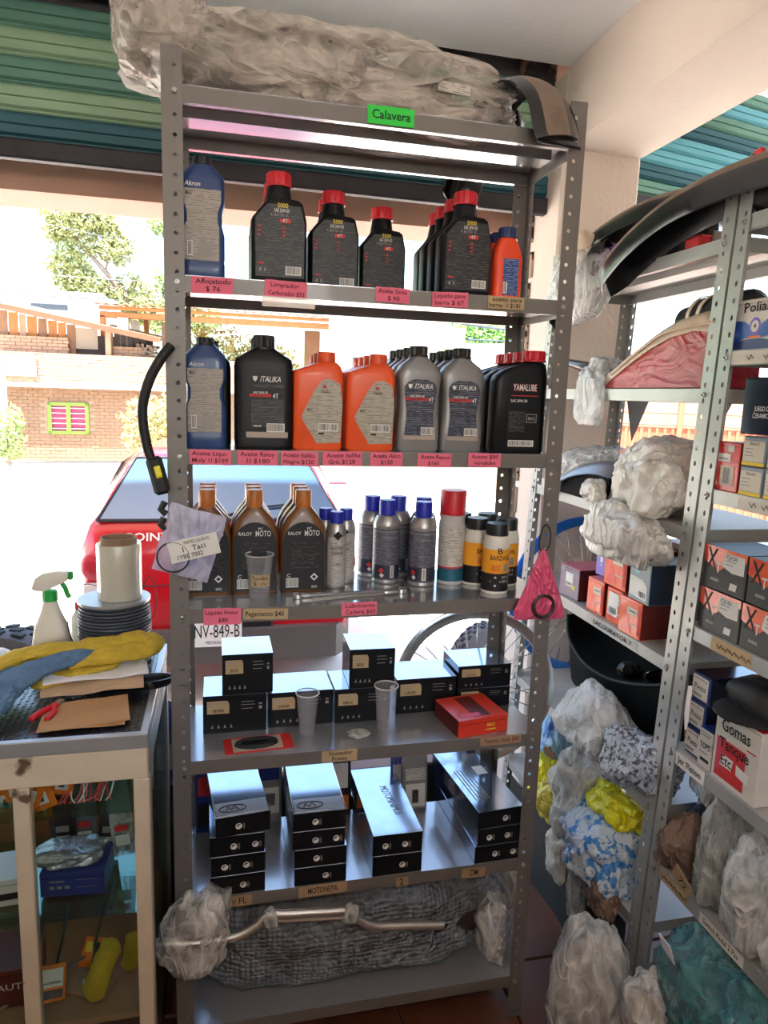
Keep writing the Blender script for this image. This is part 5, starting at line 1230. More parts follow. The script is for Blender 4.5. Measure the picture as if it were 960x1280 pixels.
MB().rbox(CX0, CX1, CY0 + .004, CY0 + .03, .0, .09, .002).build('bottom_rail', K['frame_cream'], ct)
for (a, b_) in ((-.253, -.066), (-.57, -.283)): MB().box(a, b_, CY0 + .012, CY0 + .016, .09, CZ - .094).build('glass_pane', K['pane'], ct, None)
MB().box(CX1 - .008, CX1 - .004, CY0 + .055, CY1 - .03, .09, CZ - .094).build('glass_pane', K['pane'], ct, None)
for z, y1 in ((.742, .16), (.516, .20)): MB().rbox(CX0 + .02, CX1 - .03, CY0 + .035, y1, z - .006, z, .001).build('glass_shelf', K['shelf_glass'], ct, None)
MB().box(CX0, CX1, CY1 - .012, CY1, .0, .68).build('back_panel', K['cabinet_wood'], ct)
MB().rbox(CX0 + .01, CX1 - .012, CY0 + .035, CY1 - .012, .26, .275, .002).build('board_shelf', K['cabinet_wood'], ct)
MB().rbox(CX0 + .01, CX1 - .012, CY0 + .035, CY1 - .012, .02, .035, .002).build('board_shelf', K['cabinet_wood'], ct)

# on the counter
sp = thing('wire_spool', 'spool wound with dark grey wire at the back of the counter', 'spool', (-.150, .294, CZ))
MB().lathe([(.030, 0), (.084, 0), (.084, .006), (.030, .006)], 36).build('flange', K['frame_alu'], sp); MB().lathe([(.030, .150), (.084, .150), (.084, .156), (.030, .156)], 36).build('flange', K['frame_alu'], sp)
pr = []
for k in range(73):
    z = .006 + .144*k/72; pr.append((.0845 - .010*(1 if (k % 4) in (0,) else 0) + random.uniform(-.0008, .0008) - .006*abs(k/36 - 1)**3, z))
MB().lathe([(.03, .006)] + pr + [(.03, .150)], 40).build('winding', K['spool_wire'], sp, 60)
MB().tube(smoothpath([(.06, -.06, .09), (.095, -.035, .12), (.098, -.02, .18), (.08, .0, .205), (.06, .02, .16)]), .0012, 5).build('loose_end', K['cable_black'], sp); MB().tube(smoothpath([(-.07, -.05, .03), (-.10, -.04, .10), (-.075, -.03, .19), (-.03, -.05, .2)]), .0012, 5).build('loose_end', K['cable_black'], sp)
fr = thing('stretch_film_roll', 'roll of clear stretch film standing on the wire spool', 'roll', (-.136, .294, CZ + .156))
MB().lathe([(.040, .0), (.051, .001), (.0515, .004), (.0515, .132), (.0505, .135), (.040, .135)], 36).build('film_winding', K['film_roll'], fr, 40)
MB().lathe([(.0415, -.0), (.0415, .150), (.0375, .150), (.0375, 0)], 30, cap0=False, cap1=False).build('core_tube', K['card_core'], fr, 40)
sb = thing('spray_bottle', 'white trigger spray bottle with green collar at the back of the counter', 'bottle', (-.287, .262, CZ))
MB().rings([sring(z, -a, a, d, e) for z, a, d, e in ((0, .040, .05, 4), (.004, .043, .055, 4), (.06, .042, .055, 4), (.10, .036, .05, 3), (.135, .022, .036, 2.4), (.160, .0155, .030, 2), (.166, .015, .03, 2))]).build('body', K['white_plastic'], sb, 60)
MB().lathe([(.0165, .162), (.017, .164), (.017, .185), (.013, .187)], 24, ridge=.05).build('collar', K['trigger_green'], sb)
MB().rings([[(x, y, z) for y, z in ((-.010, z0), (.010, z0), (.012, (z0+z1)/2), (.008, z1), (-.008, z1), (-.012, (z0+z1)/2))] for x, z0, z1 in ((-.036, .192, .200), (-.030, .188, .216), (-.012, .186, .228), (.02, .200, .232), (.042, .212, .230))]).build('trigger_head', K['white_plastic'], sb, 50)
MB().rbox(.042, .052, -.008, .008, .211, .231, .003).build('nozzle', K['trigger_green'], sb)
MB().tube(smoothpath([(.026, 0, .205), (.034, 0, .19), (.038, 0, .176), (.044, 0, .168)]), [.006]*15 + [.003], 8).build('trigger', K['trigger_green'], sb)
rc = thing('small_bottle', 'small white bottle with red cap and flap beside the spray bottle', 'bottle', (-.238, .330, CZ))
MB().rings([sring(z, -a, a, d, 3) for z, a, d in ((0, .018, .03), (.06, .02, .032), (.10, .018, .03), (.115, .009, .018), (.12, .008, .016))]).build('body', K['white_plastic'], rc, 60)
MB().lathe([(.010, .118), (.010, .134), (.008, .136)], 16).build('cap', K['cap_red'], rc); MB().rbox(.006, .020, -.012, -.006, .075, .10, .003).build('flap', K['cap_red'], rc)
def glove(name, label, loc, rot, mats, seed, L=.15, wd=.06):
    """limp work glove: palm, five fingers and a cuff"""
    t = thing(name, label, 'glove', loc, rot); 
    bag_mesh('palm', (L*.6, wd, .022), seed, .08, .4, 2, 3, mat=K[mats[0]], parent=t)
    for k in range(4):
        y = (-.36 + .24*k)*wd; ln = (.30, .36, .34, .27)[k]*L
        MB().tube(smoothpath([(L*.24, y, .011), (L*.24 + ln*.5, y*1.15, .014), (L*.24 + ln, y*1.25, .009)], 4), [.0085]*7 + [.008, .005], 8).build('finger', K[mats[1]], t, 180)
    MB().tube(smoothpath([(-L*.05, -wd*.42, .011), (L*.12, -wd*.72, .012), (L*.22, -wd*.78, .009)], 4), [.010]*7 + [.008, .005], 8).build('thumb', K[mats[1]], t, 180)
    bag_mesh('cuff', (L*.3, wd*.9, .026), seed + 1, .1, .5, 3, 3, mat=K[mats[2]], parent=t, loc=(-L*.32, 0, 0))
    return t
def cloth_strip(name, label, cat, loc, path, width, mat, seed, thick=.016, amp=.010, rot=(0, 0, 0)):
    """folded cloth: soft ribbon with rumples along a path"""
    t = thing(name, label, cat, loc, rot); P = smoothpath(path, 8); R = []
    for i, p in enumerate(P):
        tn = (P[min(i+1, len(P)-1)] - P[max(i-1, 0)]).normalized(); s = tn.cross(Vector((0, 0, 1))).normalized(); u = s.cross(tn)
        f = i/(len(P)-1); wd = width[0] + (width[1]-width[0])*f; ring_ = []
        for j in range(20):
            a = 2*pi*j/20; q = Vector((cos(a)*1.4 + seed, sin(a)*1.4, i*.22)); d = 1 + .35*noise.noise(q) + .18*noise.noise(q*2.6)
            e = min(1, .25 + 5*f) * min(1, .25 + 5*(1-f))
            ring_.append(tuple(p + s*(cos(a)*wd/2*d*e) + u*(sin(a)*thick/2*(d + .25*noise.noise(q*3))*e + thick/2)))
        R.append(ring_)
    MB().rings(R).build('fabric', K[mat], t, 180)
    return t
cloth_strip('cloth', 'yellow cloth folded in a long heap across the counter', 'cloth', (0, 0, CZ), [(-.42, .10, .012), (-.37, .14, .034), (-.29, .165, .050), (-.20, .168, .055), (-.12, .17, .064), (-.075, .178, .068), (-.050, .165, .062), (-.068, .135, .058), (-.115, .125, .056), (-.17, .115, .050), (-.215, .10, .040)], (.065, .045), 'cloth_yellow', 3, .036)
cloth_strip('cloth', 'yellow cloth end folded under the papers', 'cloth', (0, 0, CZ), [(-.29, .085, .014), (-.24, .10, .026), (-.18, .12, .034), (-.12, .15, .036)], (.06, .06), 'cloth_yellow', 9, .022)
cloth_strip('cloth', 'rumpled blue knitted cloth at the left of the papers', 'cloth', (0, 0, CZ), [(-.345, -.05, .004), (-.34, .01, .018), (-.32, .06, .030), (-.27, .10, .044), (-.21, .122, .052), (-.16, .135, .056)], (.095, .045), 'cloth_blue', 5, .034)
cloth_strip('cloth', 'blue knitted cloth tail over the counter edge side', 'cloth', (0, 0, CZ), [(-.40, .0, .006), (-.385, .05, .014), (-.355, .10, .022), (-.31, .135, .030)], (.08, .05), 'cloth_blue', 7, .030)
def sheet(label, loc, w_, d, h, mat, rot, seed=0, name='paper', n=10, wave=.004, mat2=None):
    t = thing(name, label, 'paper', loc, rot); m = MB(); top = []; bot = []
    for j in range(n + 1):
        for i in range(n + 1):
            x = (i/n - .5)*w_; y = (j/n - .5)*d; z = wave*noise.noise(Vector((x*14, y*14, seed)))
            top.append((x, y, z + h)); bot.append((x, y, z*.6))
    q = lambda o: [(o + j*(n+1)+i, o + j*(n+1)+i+1, o + (j+1)*(n+1)+i+1, o + (j+1)*(n+1)+i) for j in range(n) for i in range(n)]
    N = (n+1)**2; e = [i for i in range(n)] ; per = [i for i in range(n+1)] + [j*(n+1)+n for j in range(1, n+1)] + [n*(n+1)+i for i in range(n-1, -1, -1)] + [j*(n+1) for j in range(n-1, 0, -1)]
    m.add(top + bot, q(0) + q(N) + [(per[k], per[(k+1) % len(per)], per[(k+1) % len(per)] + N, per[k] + N) for k in range(len(per))]); m.build('sheet', K[mat], t, 50)
    return t
sheet('piece of brown cardboard at the front of the counter', (-.163, -.018, CZ + .004), .158, .115, .003, 'brown_card', (radians(2), radians(-1), radians(9)), 1, 'cardboard')
sheet('second brown cardboard just under the front cardboard', (-.168, -.026, CZ + .001), .160, .110, .002, 'brown_card', (0, 0, radians(4)), 2, 'cardboard')
sheet('tan folded papers under the white papers', (-.170, .105, CZ + .020), .205, .10, .010, 'paper_tan', (radians(4), 0, radians(7)), 3, wave=.012)
sheet('white papers on top of the pile on the counter', (-.168, .128, CZ + .040), .212, .100, .006, 'paper_white', (radians(6), radians(1), radians(10)), 4, wave=.010)
t = thing('black_tray', 'black oval handle piece at the right edge of the counter', 'handle', (-.055, .10, CZ + .004), (0, 0, radians(8)))
MB().rings([[(.055*k*cos(2*pi*j/28), .026*k*sin(2*pi*j/28), z) for j in range(28)] for k, z in ((.8, 0), (1, .012), (1, .020), (.93, .020), (.85, .010))]).build('shell', K['black_gloss'], t, 40)
t = thing('red_pliers', 'red handled pliers under the cardboard', 'tool', (-.235, .005, CZ + .001), (0, 0, radians(75)))
for s in (-1, 1): MB().tube(smoothpath([(-.05, s*.016, .007), (-.02, s*.013, .007), (.0, s*.004, .007), (.015, -s*.003, .007)]), [.0065]*18 + [.005], 8).build('handle', K['cap_red'], t, 180)
MB().rbox(.012, .04, -.007, .007, .002, .011, .002).build('jaw', K['steel'], t)
tt = thing('plastic_bag', 'flat white bag at the far left back of the counter', 'bag', (-.47, .32, CZ)); bag_mesh('film', (.14, .09, .03), 51, .12, .5, 2, 3, mat=K['bag_milky'], parent=tt)

# inside the counter
def pack(label, loc, w_, h, mat, rot=(0, 0, 0), bits=(), seed=1, d=.012, group='packets inside the counter', clear=False):
    t = thing('packet', label, 'packet', loc, rot, group); pillow('film', w_, h, d, seed, K[mat], t, (0, 0, h/2), n=12)
    for (x0, x1, z0, z1, k) in bits: MB().rbox(x0, x1, -d*.75, -d*.55, z0, z1, .001).build('print_patch', K[k], t)
    return t
S1, S2 = .742, .516
bx = carton('carton_box', 'blue printed box on the second glass shelf of the counter', (-.206, -.02, S2), (.128, .10, .055), ('pack_blue', 'pack_blue', 'pack_blue'), radians(-4), items=[('r', -.045, -.035, .018, .025, 'print_grey'), ('r', -.03, -.02, .018, .025, 'print_grey'), ('r', -.015, -.005, .018, .025, 'print_grey'), ('r', -.045, -.015, .034, .037, 'print_grey'), ('r', .008, .05, .037, .038, 'print_grey'), ('r', .008, .05, .020, .021, 'print_grey')])
tt = thing('plastic_bag', 'shiny crumpled bag lying on the blue box', 'bag', (-.216, .028, S2 + .0552)); bag_mesh('film', (.135, .085, .04), 52, .2, .8, 2.4, 4, mat=K['foil'], parent=tt)
tt = thing('light_strut', 'clear plastic strut slanting below the blue box', 'strut', (0, 0, 0), group='slanting plastic struts inside the counter')
def strut(label, a, b_):
    t = thing('plastic_strut', label, 'strut', a, group='slanting plastic struts'); v = Vector(b_) - Vector(a)
    MB().tube([(0, 0, 0), tuple(v)], .0045, 4).build('bar', K['chrome'], t, None); MB().tube([tuple(v*.05 + Vector((0, -.006, 0))), tuple(v*.95 + Vector((0, -.006, 0)))], .002, 6).build('edge', K['shelf_glass'], t)
    return t
bpy.data.objects.remove(tt)
strut('slanting clear strut at left, under the blue box', (-.30, .03, .277), (-.262, .0, .506)); strut('slanting shiny strut in the middle, below the blue box', (-.262, .05, .277), (-.222, .02, .470)); strut('slanting shiny strut at right, by the right post', (-.195, .08, .277), (-.135, .03, .50))
for k, (x, z, r, sd) in enumerate(((-.272, .845, .3, 1), (-.238, .83, -.3, 2), (-.215, .85, .2, 3), (-.258, .80, .1, 4), (-.30, .83, -.1, 5), (-.33, .80, .2, 6))):
    pack(f'orange hanging packet under the counter top, {["leftmost pair front", "second from post", "near the red wires", "lowest of the group", "behind the middle post", "left of the middle post"][k]}', (x, -.072 + .013*k, z - .085), .045, .07, 'pack_orange', (0, r, 0), [(-.012, .012, .015, .04, 'print_white'), (-.006, .006, .02, .034, 'pack_black')], seed=60 + k)
wi = thing('wire_bundle', 'bundle of thin red and white wires hanging under the counter top', 'wires', (0, 0, 0))
for k in range(16):
    x = -.215 + k*.0065; MB().tube(smoothpath([(x + .02, -.03 + random.uniform(-.02, .02), .825), (x + random.uniform(-.01, .02), -.04, .80), (x - .012 + random.uniform(-.01, .02), -.05, .76), (x - .01 + random.uniform(-.02, .02), -.05, .746)], 4), .0017, 5).build('wire', K['wire_red' if k % 3 else 'wire_white'], wi)
for k, (x, y, z, w_, h, mt, r, lab) in enumerate(((-.155, .10, S2, .045, .14, 'pack_black', .1, 'dark foil packet standing at right on second shelf'), (-.11, .07, S2 + .02, .05, .20, 'bag_clear', -.1, 'clear packet standing against the right post'), (-.25, .12, S2, .055, .15, 'pack_black', 0, 'dark packet behind the blue box at left'), (-.205, .13, S2, .05, .17, 'foil', 0, 'silver packet behind the blue box at right'), (-.09, .12, S1, .05, .07, 'pack_black', .1, 'black and white packet on the top glass shelf'))):
    pack(lab, (x, y, z), w_, h, mt, (0, r, 0), [(-.015, .015, .03, .055, 'print_white'), (-.014, .014, .065, .08, 'print_red' if k % 2 else 'print_grey')], seed=70 + k)
tt = thing('glove', 'yellow fluffy work glove on the counter floor at right', 'glove', (-.125, .03, .277), (0, radians(-62), radians(20)), group='yellow gloves inside the counter')
bpy.data.objects.remove(tt)
g = cloth_strip('mop_pad', 'yellow fluffy pad leaning at the right inside the counter', 'pad', (0, 0, .277), [(-.165, -.045, .0), (-.145, -.01, .05), (-.125, .02, .09)], (.055, .05), 'glove_yellow', 13, .03)
cloth_strip('mop_pad', 'second yellow pad behind, by the right post of the counter', 'pad', (0, 0, .277), [(-.10, .03, .0), (-.092, .05, .04), (-.088, .06, .075)], (.04, .04), 'glove_yellow', 15, .03)
pack('carded packet with white label and orange edge on the counter floor', (-.258, -.03, .277), .06, .07, 'pack_orange', (radians(-50), .1, .2), [(-.024, .024, .025, .06, 'print_white'), (-.02, .02, .03, .036, 'print_black'), (-.024, .024, .004, .02, 'pack_black')], seed=80)
pack('orange and black carded packet on the counter floor', (-.19, .05, .277), .055, .06, 'pack_orange', (radians(-40), .1, -.2), [(.0, .022, .01, .05, 'pack_black'), (-.02, -.004, .03, .05, 'print_yellow')], seed=81)
t = thing('metal_plate', 'dark flat metal bracket on the counter floor', 'bracket', (-.19, .0, .277), (0, 0, radians(-25))); MB().rbox(-.06, .06, -.03, .03, 0, .008, .002).build('plate', K['cabinet_wood'], t); MB().lathe([(.008, .008), (.008, .012)], 12).build('boss', K['steel'], t)
t = thing('steel_rod', 'long steel rod lying across the counter floor', 'rod', (0, 0, 0)); MB().tube([(-.36, -.04, .282), (-.15, .10, .30)], .004, 8).build('rod', K['steel'], t)
tt = thing('plastic_bag', 'shiny clear bag at the bottom of the counter', 'bag', (-.22, -.02, .036)); bag_mesh('film', (.13, .12, .15), 53, .2, .8, 2.4, 4, mat=K['foil'], parent=tt)
tt = thing('plastic_bag', 'red bag low at the left inside the counter', 'bag', (-.34, .0, .036)); bag_mesh('film', (.12, .12, .18), 54, .14, .6, 2.2, 4, mat=K['bag_red'], parent=tt)
carton('carton_box', 'white box on the second glass shelf left of the middle post', (-.335, -.03, S2), (.08, .10, .06), ('box_white', 'box_white', 'box_white'), .1, items=[('r', -.03, .03, .015, .03, 'print_black')])
carton('carton_box', 'dark red box under the white box left of the middle post', (-.335, -.03, .277), (.10, .12, .09), ('box_red_dark', 'box_red_dark', 'box_red_dark'), .05, items=[('t', 'AUT', 0, .05, .015, 'print_white', .05)])
packet('blue and white patterned packets hanging between counter and tall rack', (-.03, .407, .50), .06, .24, 'bag_bluegrey', [(-.02, .02, .05, .12, 'print_grey'), (-.02, .02, .16, .22, 'pack_blue')], seed=90, group=None)
# ------------------------------------------------------------------ wheels behind the racks
def wheel(label, loc, R, rimmat, rot, nsp=36, hubr=.035, wd=.032):
    t = thing('spoked_wheel', label, 'wheel', loc, rot)
    Xr = Matrix.Rotation(pi/2, 4, 'X')
    MB().lathe([(R - .026, -wd*.35), (R - .014, -wd*.5), (R, -wd*.55), (R - .002, -wd*.42), (R - .016, -wd*.28), (R - .016, wd*.28), (R - .002, wd*.42), (R, wd*.55), (R - .014, wd*.5), (R - .026, wd*.35), (R - .030, 0)], 56, X=Xr, cap0=False, cap1=False).build('rim', K[rimmat], t, 40)
    MB().lathe([(.012, -.055), (.022, -.055), (hubr, -.045), (hubr, -.036), (.02, -.03), (.02, .03), (hubr, .036), (hubr, .045), (.022, .055), (.012, .055)], 24, X=Xr).build('hub', K['steel'], t, 40)
    sp = None
    for k in range(nsp):
        a = 2*pi*k/nsp; s = 1 if k % 2 else -1; b = a + (.55 if (k//2) % 2 else -.55)
        m = MB().tube([(hubr*.92*cos(b), s*.04, hubr*.92*sin(b)), ((R - .028)*cos(a), s*.004, (R - .028)*sin(a))], .0016, 5); m.build('spoke', K['chrome'], t, 180)
    return t
wheel('chrome spoked wheel rim without tyre behind the tall rack', (.853, .45, .715), .245, 'chrome', (0, 0, radians(-8)))
t = thing('wire_hook', 'bent steel hook holding the chrome wheel behind the rack', 'hook', (0, 0, 0)); MB().tube(smoothpath([(.852, .30, 1.085), (.852, .296, 1.105), (.852, .283, 1.1), (.852, .31, 1.07), (.852, .40, .99), (.852, .445, .945), (.852, .465, .935), (.852, .47, .955)]), .003, 6).build('wire', K['steel'], t)
wheel('blue spoked wheel rim hanging on the pillar behind the far rack', (1.405, .806, .882), .292, 'rim_blue', (0, 0, 0))
t = thing('wall_hook', 'steel hook in the pillar under the blue rim', 'hook', (1.405, .85, 1.143)); MB().tube([(0, 0, 0), (0, -.06, 0), (0, -.066, .01)], .004, 6).build('hook', K['steel'], t)

# ------------------------------------------------------------------ goods on the far side rack
def sbox(label, y0, y1, z, h, X, d, mats, items=(), rot=0.0, group='cartons on the side racks', lid=.008):
    """carton whose front looks across the aisle; y0 is its far end"""
    return carton('carton_box', label, (X, (y0 + y1)/2, z), (abs(y0 - y1), d, h), mats, -pi/2 + rot, group, items, lid)
oi = lambda w_, h: [('r', -w_*.12, w_*.32, h*.58, h*.78, 'box_cream'), ('r', -w_*.06, w_*.26, h*.66, h*.70, 'box_red_dark'), ('p', [(-w_*.4, h*.08), (-w_*.1, h*.55), (w_*.1, h*.08)], 'box_red'), ('r', -w_*.2, w_*.4, h*.30, h*.335, 'box_cream'), ('r', w_*.36, w_*.46, h*.1, h*.9, 'print_red')]
OR = ('box_red_dark', 'box_orange', 'box_orange')
sbox('mauve box with pink top and white sticker, far end of the LACOURATOR shelf', .515, .405, ZF[3], .098, 1.150, .16, ('box_red_dark', 'box_pink', 'box_mauve'), [('r', -.02, .022, .035, .078, 'print_white'), ('bar', -.018, .02, .037, .050), ('r', -.048, -.03, .078, .092, 'print_grey'), ('p', [(.026 + .010*(1 if k % 2 else .55)*cos(pi*k/6), .036 + .010*(1 if k % 2 else .55)*sin(pi*k/6)) for k in range(12)], 'bag_yellow')], .05)
sbox('orange box second from far end of the LACOURATOR shelf', .345, .262, ZF[3], .098, 1.150, .15, OR, oi(.083, .098), .04)
sbox('orange box with white label third from far end, LACOURATOR shelf', .245, .165, ZF[3], .096, 1.152, .15, OR, oi(.08, .096) + [('r', -.03, .02, .02, .085, 'print_white'), ('bar', -.025, .015, .025, .045)], .0)
sbox('orange box nearest the post on the LACOURATOR shelf', .158, .062, ZF[3], .098, 1.140, .16, OR, oi(.096, .098) , .03)
sbox('orange box standing on top of the orange row', .275, .165, ZF[3] + .0985, .110, 1.155, .15, OR, oi(.11, .11), .0)
sbox('narrow purple box on top, behind the upper orange box', .37, .315, ZF[3] + .0985, .095, 1.185, .12, ('box_purple', 'box_purple', 'box_purple'), [('p', [(.006*cos(2*pi*k/12), .05 + .012*sin(2*pi*k/12)) for k in range(12)], 'print_white'), ('r', -.004, .004, .03, .034, 'print_white')], .05)
sbox('slate blue box with white label on top, nearest the post', .130, .040, ZF[3] + .0985, .105, 1.142, .16, ('box_inkblue', 'box_slate', 'box_slate'), [('p', [(-.04, .012), (.036, .008), (.036, .045), (.02, .062), (-.04, .062)], 'print_white'), ('bar', .0, .032, .012, .03), ('p', [(-.01 + .012*cos(2*pi*k/12), .082 + .009*sin(2*pi*k/12)) for k in range(12)], 'slat_blue')], .0)
sbox('tall dark red box behind the slate blue box', .25, .03, ZF[3], .225, 1.315, .10, ('box_red_dark', 'box_red_dark', 'box_red_dark'), [], 0)

def bag(label, loc, size, mat, seed, rot=(0, 0, 0), amp=.22, crease=.8, freq=1.9, sub=5, tie=None, power=2.6, group=None, core=None, flat=True, name='plastic_bag'):
    t = thing(name, label, 'bag', loc, rot, group)
    if core: bag_mesh('contents', tuple(s*.7 for s in size), seed + 7, amp*1.2, .5, 2.8, 3, mat=K[core], parent=t, flat=flat, loc=(0, 0, .006))
    bag_mesh('film', size, seed, amp, crease, freq, sub, flat=flat, mat=K[mat], parent=t, tie=tie, power=power)
    return t
zf = ZF
bag('white printed plastic bag heaped on the shelf above the floor bags', (1.125, .215, zf[4]), (.15, .27, .195), 'bag_print', 101, core='bag_grey', tie=.35)
bag('grey speckled bag with blue sheen before the white printed bag', (1.13, -.0, zf[4]), (.15, .20, .15), 'bag_speckle', 102, (0, 0, .2))
bag('milky clear bag between the speckled bag and the yellow ones', (1.13, .27, zf[5]), (.15, .15, .29), 'bag_milky', 103, core='bag_grey')
bag('pale sky blue bag at the far end, standing on the low shelf', (1.20, .55, zf[5]), (.17, .20, .30), 'bag_sky', 104, tie=.3)
bag('bright yellow bag nearest the tall rack post on the low shelf', (1.14, .47, zf[5]), (.11, .12, .155), 'bag_yellow', 105)
bag('dull yellow bag in clear film beside the bright yellow bag', (1.11, .355, zf[5]), (.12, .12, .125), 'bag_yellow_dull', 106)
bag('yellow bag lying on the blue checked bag', (1.16, .10, zf[5] + .165), (.13, .20, .085), 'bag_yellow', 107)
bag('white bag with blue checks protruding from the low shelf', (1.12, .11, zf[5]), (.19, .24, .19), 'bag_check', 108, core='bag_grey')
bag('white bag end hanging over the low shelf lip, left of the checked bag', (1.075, .255, .185), (.05, .11, .17), 'bag_white', 109)
bag('reddish brown bag under the checked bag by the post', (1.085, .03, .245), (.06, .10, .10), 'bag_brown', 110)
bag('limp clear bag hanging below the low shelf', (1.085, .16, .12), (.04, .07, .17), 'bag_clear', 111)
bag('big clear bag of pale parts standing on the floor between the racks', (.985, -.10, 0), (.19, .17, .375), 'bag_milky', 112, core='bag_grey', tie=.2, amp=.12)
tg = thing('cutout_tag', 'brown cutout motorbike sticker tag on the milky bag', 'tag', (1.052, .32, .545), (0, 0, -pi/2 + .2))
MB().prism([(-.028, 0), (-.02, .014), (-.006, .016), (.0, .026), (.01, .016), (.024, .014), (.028, .0), (.016, -.008), (-.016, -.008)], -.002, .002).build('tag_plate', K['plank_brown'], tg)
bag('white shopping bag bulging on the shelf beside the post', (1.20, .13, zf[2]), (.20, .31, .20), 'bag_white', 113, core='bag_grey')
bag('white shopping bag sagging over the lip under the other white bag', (1.105, .12, 1.185), (.12, .31, .15), 'bag_white', 114, core='bag_brown')
bag('small white bag handle knot at left of the bulging white bag', (1.13, .30, zf[2]), (.07, .10, .075), 'bag_white', 115)
bag('white bag with brown parts at the far end of the fender shelf', (1.30, .57, zf[2]), (.20, .27, .15), 'bag_milky', 116, core='bag_brown')
t = thing('fender', 'blue grey mudguard with black inside on the white bag shelf', 'fender', (0, 0, 0))
fender_mesh([(1.17, .60, 1.28), (1.165, .54, 1.32), (1.165, .44, 1.362), (1.17, .32, 1.385), (1.18, .22, 1.38)], .11, .035, side=(-1, 0, 0), taper=(1, 1)).build('shell', [K['fender_grey'], K['fender_grey']], t, 60)
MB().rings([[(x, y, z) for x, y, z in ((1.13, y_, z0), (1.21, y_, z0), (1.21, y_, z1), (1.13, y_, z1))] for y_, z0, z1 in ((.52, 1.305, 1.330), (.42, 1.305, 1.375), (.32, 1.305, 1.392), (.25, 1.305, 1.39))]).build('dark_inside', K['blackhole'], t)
MB().rbox(1.12, 1.14, .52, .64, 1.304, 1.335, .003).build('bracket', K['rack_pale'], t)

# red and cream seat cover in film, black part with clamps, black tube
t = thing('seat_cover', 'red and cream motorcycle seat cover wrapped in clear film', 'seat', (0, 0, 0))
P = [(.385, 1.623), (-.075, 1.623), (-.075, 1.745), (.0, 1.752), (.09, 1.742), (.18, 1.715), (.27, 1.678), (.34, 1.645)]
MB().prism([(-a, b) for a, b in P], 0, .12, X=Matrix.Translation((1.168, 0, 0)) @ Matrix.Rotation(-pi/2, 4, 'Z')).build('red_side', K['seat_red_film'], t, 50)
R = [[(1.166 + dx, y, z + dz) for dx, dz in ((-.004, -.006), (0, .020), (.03, .040), (.10, .040), (.13, .02), (.13, -.006))] for y, z in ((-.078, 1.75), (0, 1.757), (.09, 1.747), (.18, 1.72), (.27, 1.683), (.34, 1.65), (.388, 1.63))]
MB().rings(R).build('cream_top', K['seat_cream'], t, 60)
MB().tube(smoothpath([(1.162, -.07, 1.765), (1.160, .09, 1.757), (1.160, .18, 1.73), (1.162, .34, 1.66)]), .004, 6).build('piping', K['seat_cream'], t)
bag('clear film end hanging below the seat cover tip', (1.150, .425, 1.515), (.03, .15, .17), 'bag_milky', 122, sub=4)
bag('white puffy film end of the seat cover wrapping', (1.215, .47, zf[1]), (.12, .13, .10), 'bag_milky', 123)
t = thing('motor_part', 'black motor part with two metal clamps behind the seat cover', 'part', (1.37, .20, zf[1]))
MB().rbox(-.04, .04, -.13, .10, 0, .17, .02).build('housing', K['black_plastic'], t)
MB().lathe([(.05, -.12), (.062, -.11), (.062, .05), (.045, .07), (.045, .13)], 24, X=Matrix.Translation((-.0, -.02, .185)) @ Matrix.Rotation(-pi/2, 4, 'X')).build('barrel', K['black_plastic'], t)
for y in (.01, .05): MB().lathe([(.064, -.008), (.066, -.006), (.066, .006), (.064, .008)], 24, X=Matrix.Translation((0, -.02 + y, .185)) @ Matrix.Rotation(-pi/2, 4, 'X'), cap0=False, cap1=False).build('clamp', K['frame_cream'], t)
MB().tube(smoothpath([(-.02, .10, .16), (-.03, .20, .12), (-.03, .28, .07)]), .035, 12).build('elbow', K['black_plastic'], t)
t = thing('black_tube', 'black tube sticking out beyond the far end of the rack', 'tube', (0, 0, 0)); MB().tube([(1.27, .46, 1.655), (1.262, .60, 1.685), (1.255, .845, 1.722)], [.022, .020, .010], 12).build('tube', K['black_gloss'], t)

# top of the far rack
t = thing('fender', 'dusty black mudguard lying farther back on the side rack top', 'fender', (0, 0, 0))
fender_mesh([(1.225, .72, 1.985), (1.235, .62, 2.03), (1.25, .50, 2.062), (1.265, .36, 2.075), (1.29, .22, 2.068), (1.31, .08, 2.045)], .12, .065, side=(-1, -.1, 0), taper=(.7, 1.1)).build('shell', [K['fender_black'], K['fender_dusty']], t, 60)
MB().rbox(1.22, 1.34, .20, .50, 1.943, 2.05, .02).build('stay', K['black_plastic'], t)
t = thing('fender', 'dusty black mudguard nearest, arching over both side rack tops', 'fender', (0, 0, 0))
fender_mesh([(1.115, .315, 1.865), (1.118, .25, 1.905), (1.126, .17, 1.945), (1.145, .06, 1.985), (1.17, -.08, 2.005), (1.2, -.24, 2.005), (1.215, -.36, 1.985)], .12, .085, side=(-1, -.08, 0), taper=(.6, 1.15)).build('shell', [K['fender_black'], K['fender_dusty']], t, 60)
MB().rbox(1.17, 1.27, -.34, -.12, 1.978, 2.03, .015).build('stay', K['black_plastic'], t)
t = thing('fender', 'black pointed mudguard tip with red edge behind the others', 'fender', (0, 0, 0))
fender_mesh([(1.33, .30, 2.04), (1.335, .22, 2.08), (1.345, .12, 2.13), (1.35, .06, 2.165)], .10, .03, side=(-1, -.1, 0), taper=(1, .4)).build('shell', [K['fender_black'], K['fender_dusty']], t, 60)
MB().rbox(1.335, 1.350, .058, .085, 2.150, 2.182, .003).build('red_edge', K['print_red'], t); MB().rbox(1.30, 1.36, .2, .3, 1.943, 2.07, .01).build('stay', K['black_plastic'], t)
bag('purple film wrapped parcel between the mudguards', (1.225, .42, zf[0]), (.10, .17, .095), 'purple_wrap', 131, core=None, name='parcel')
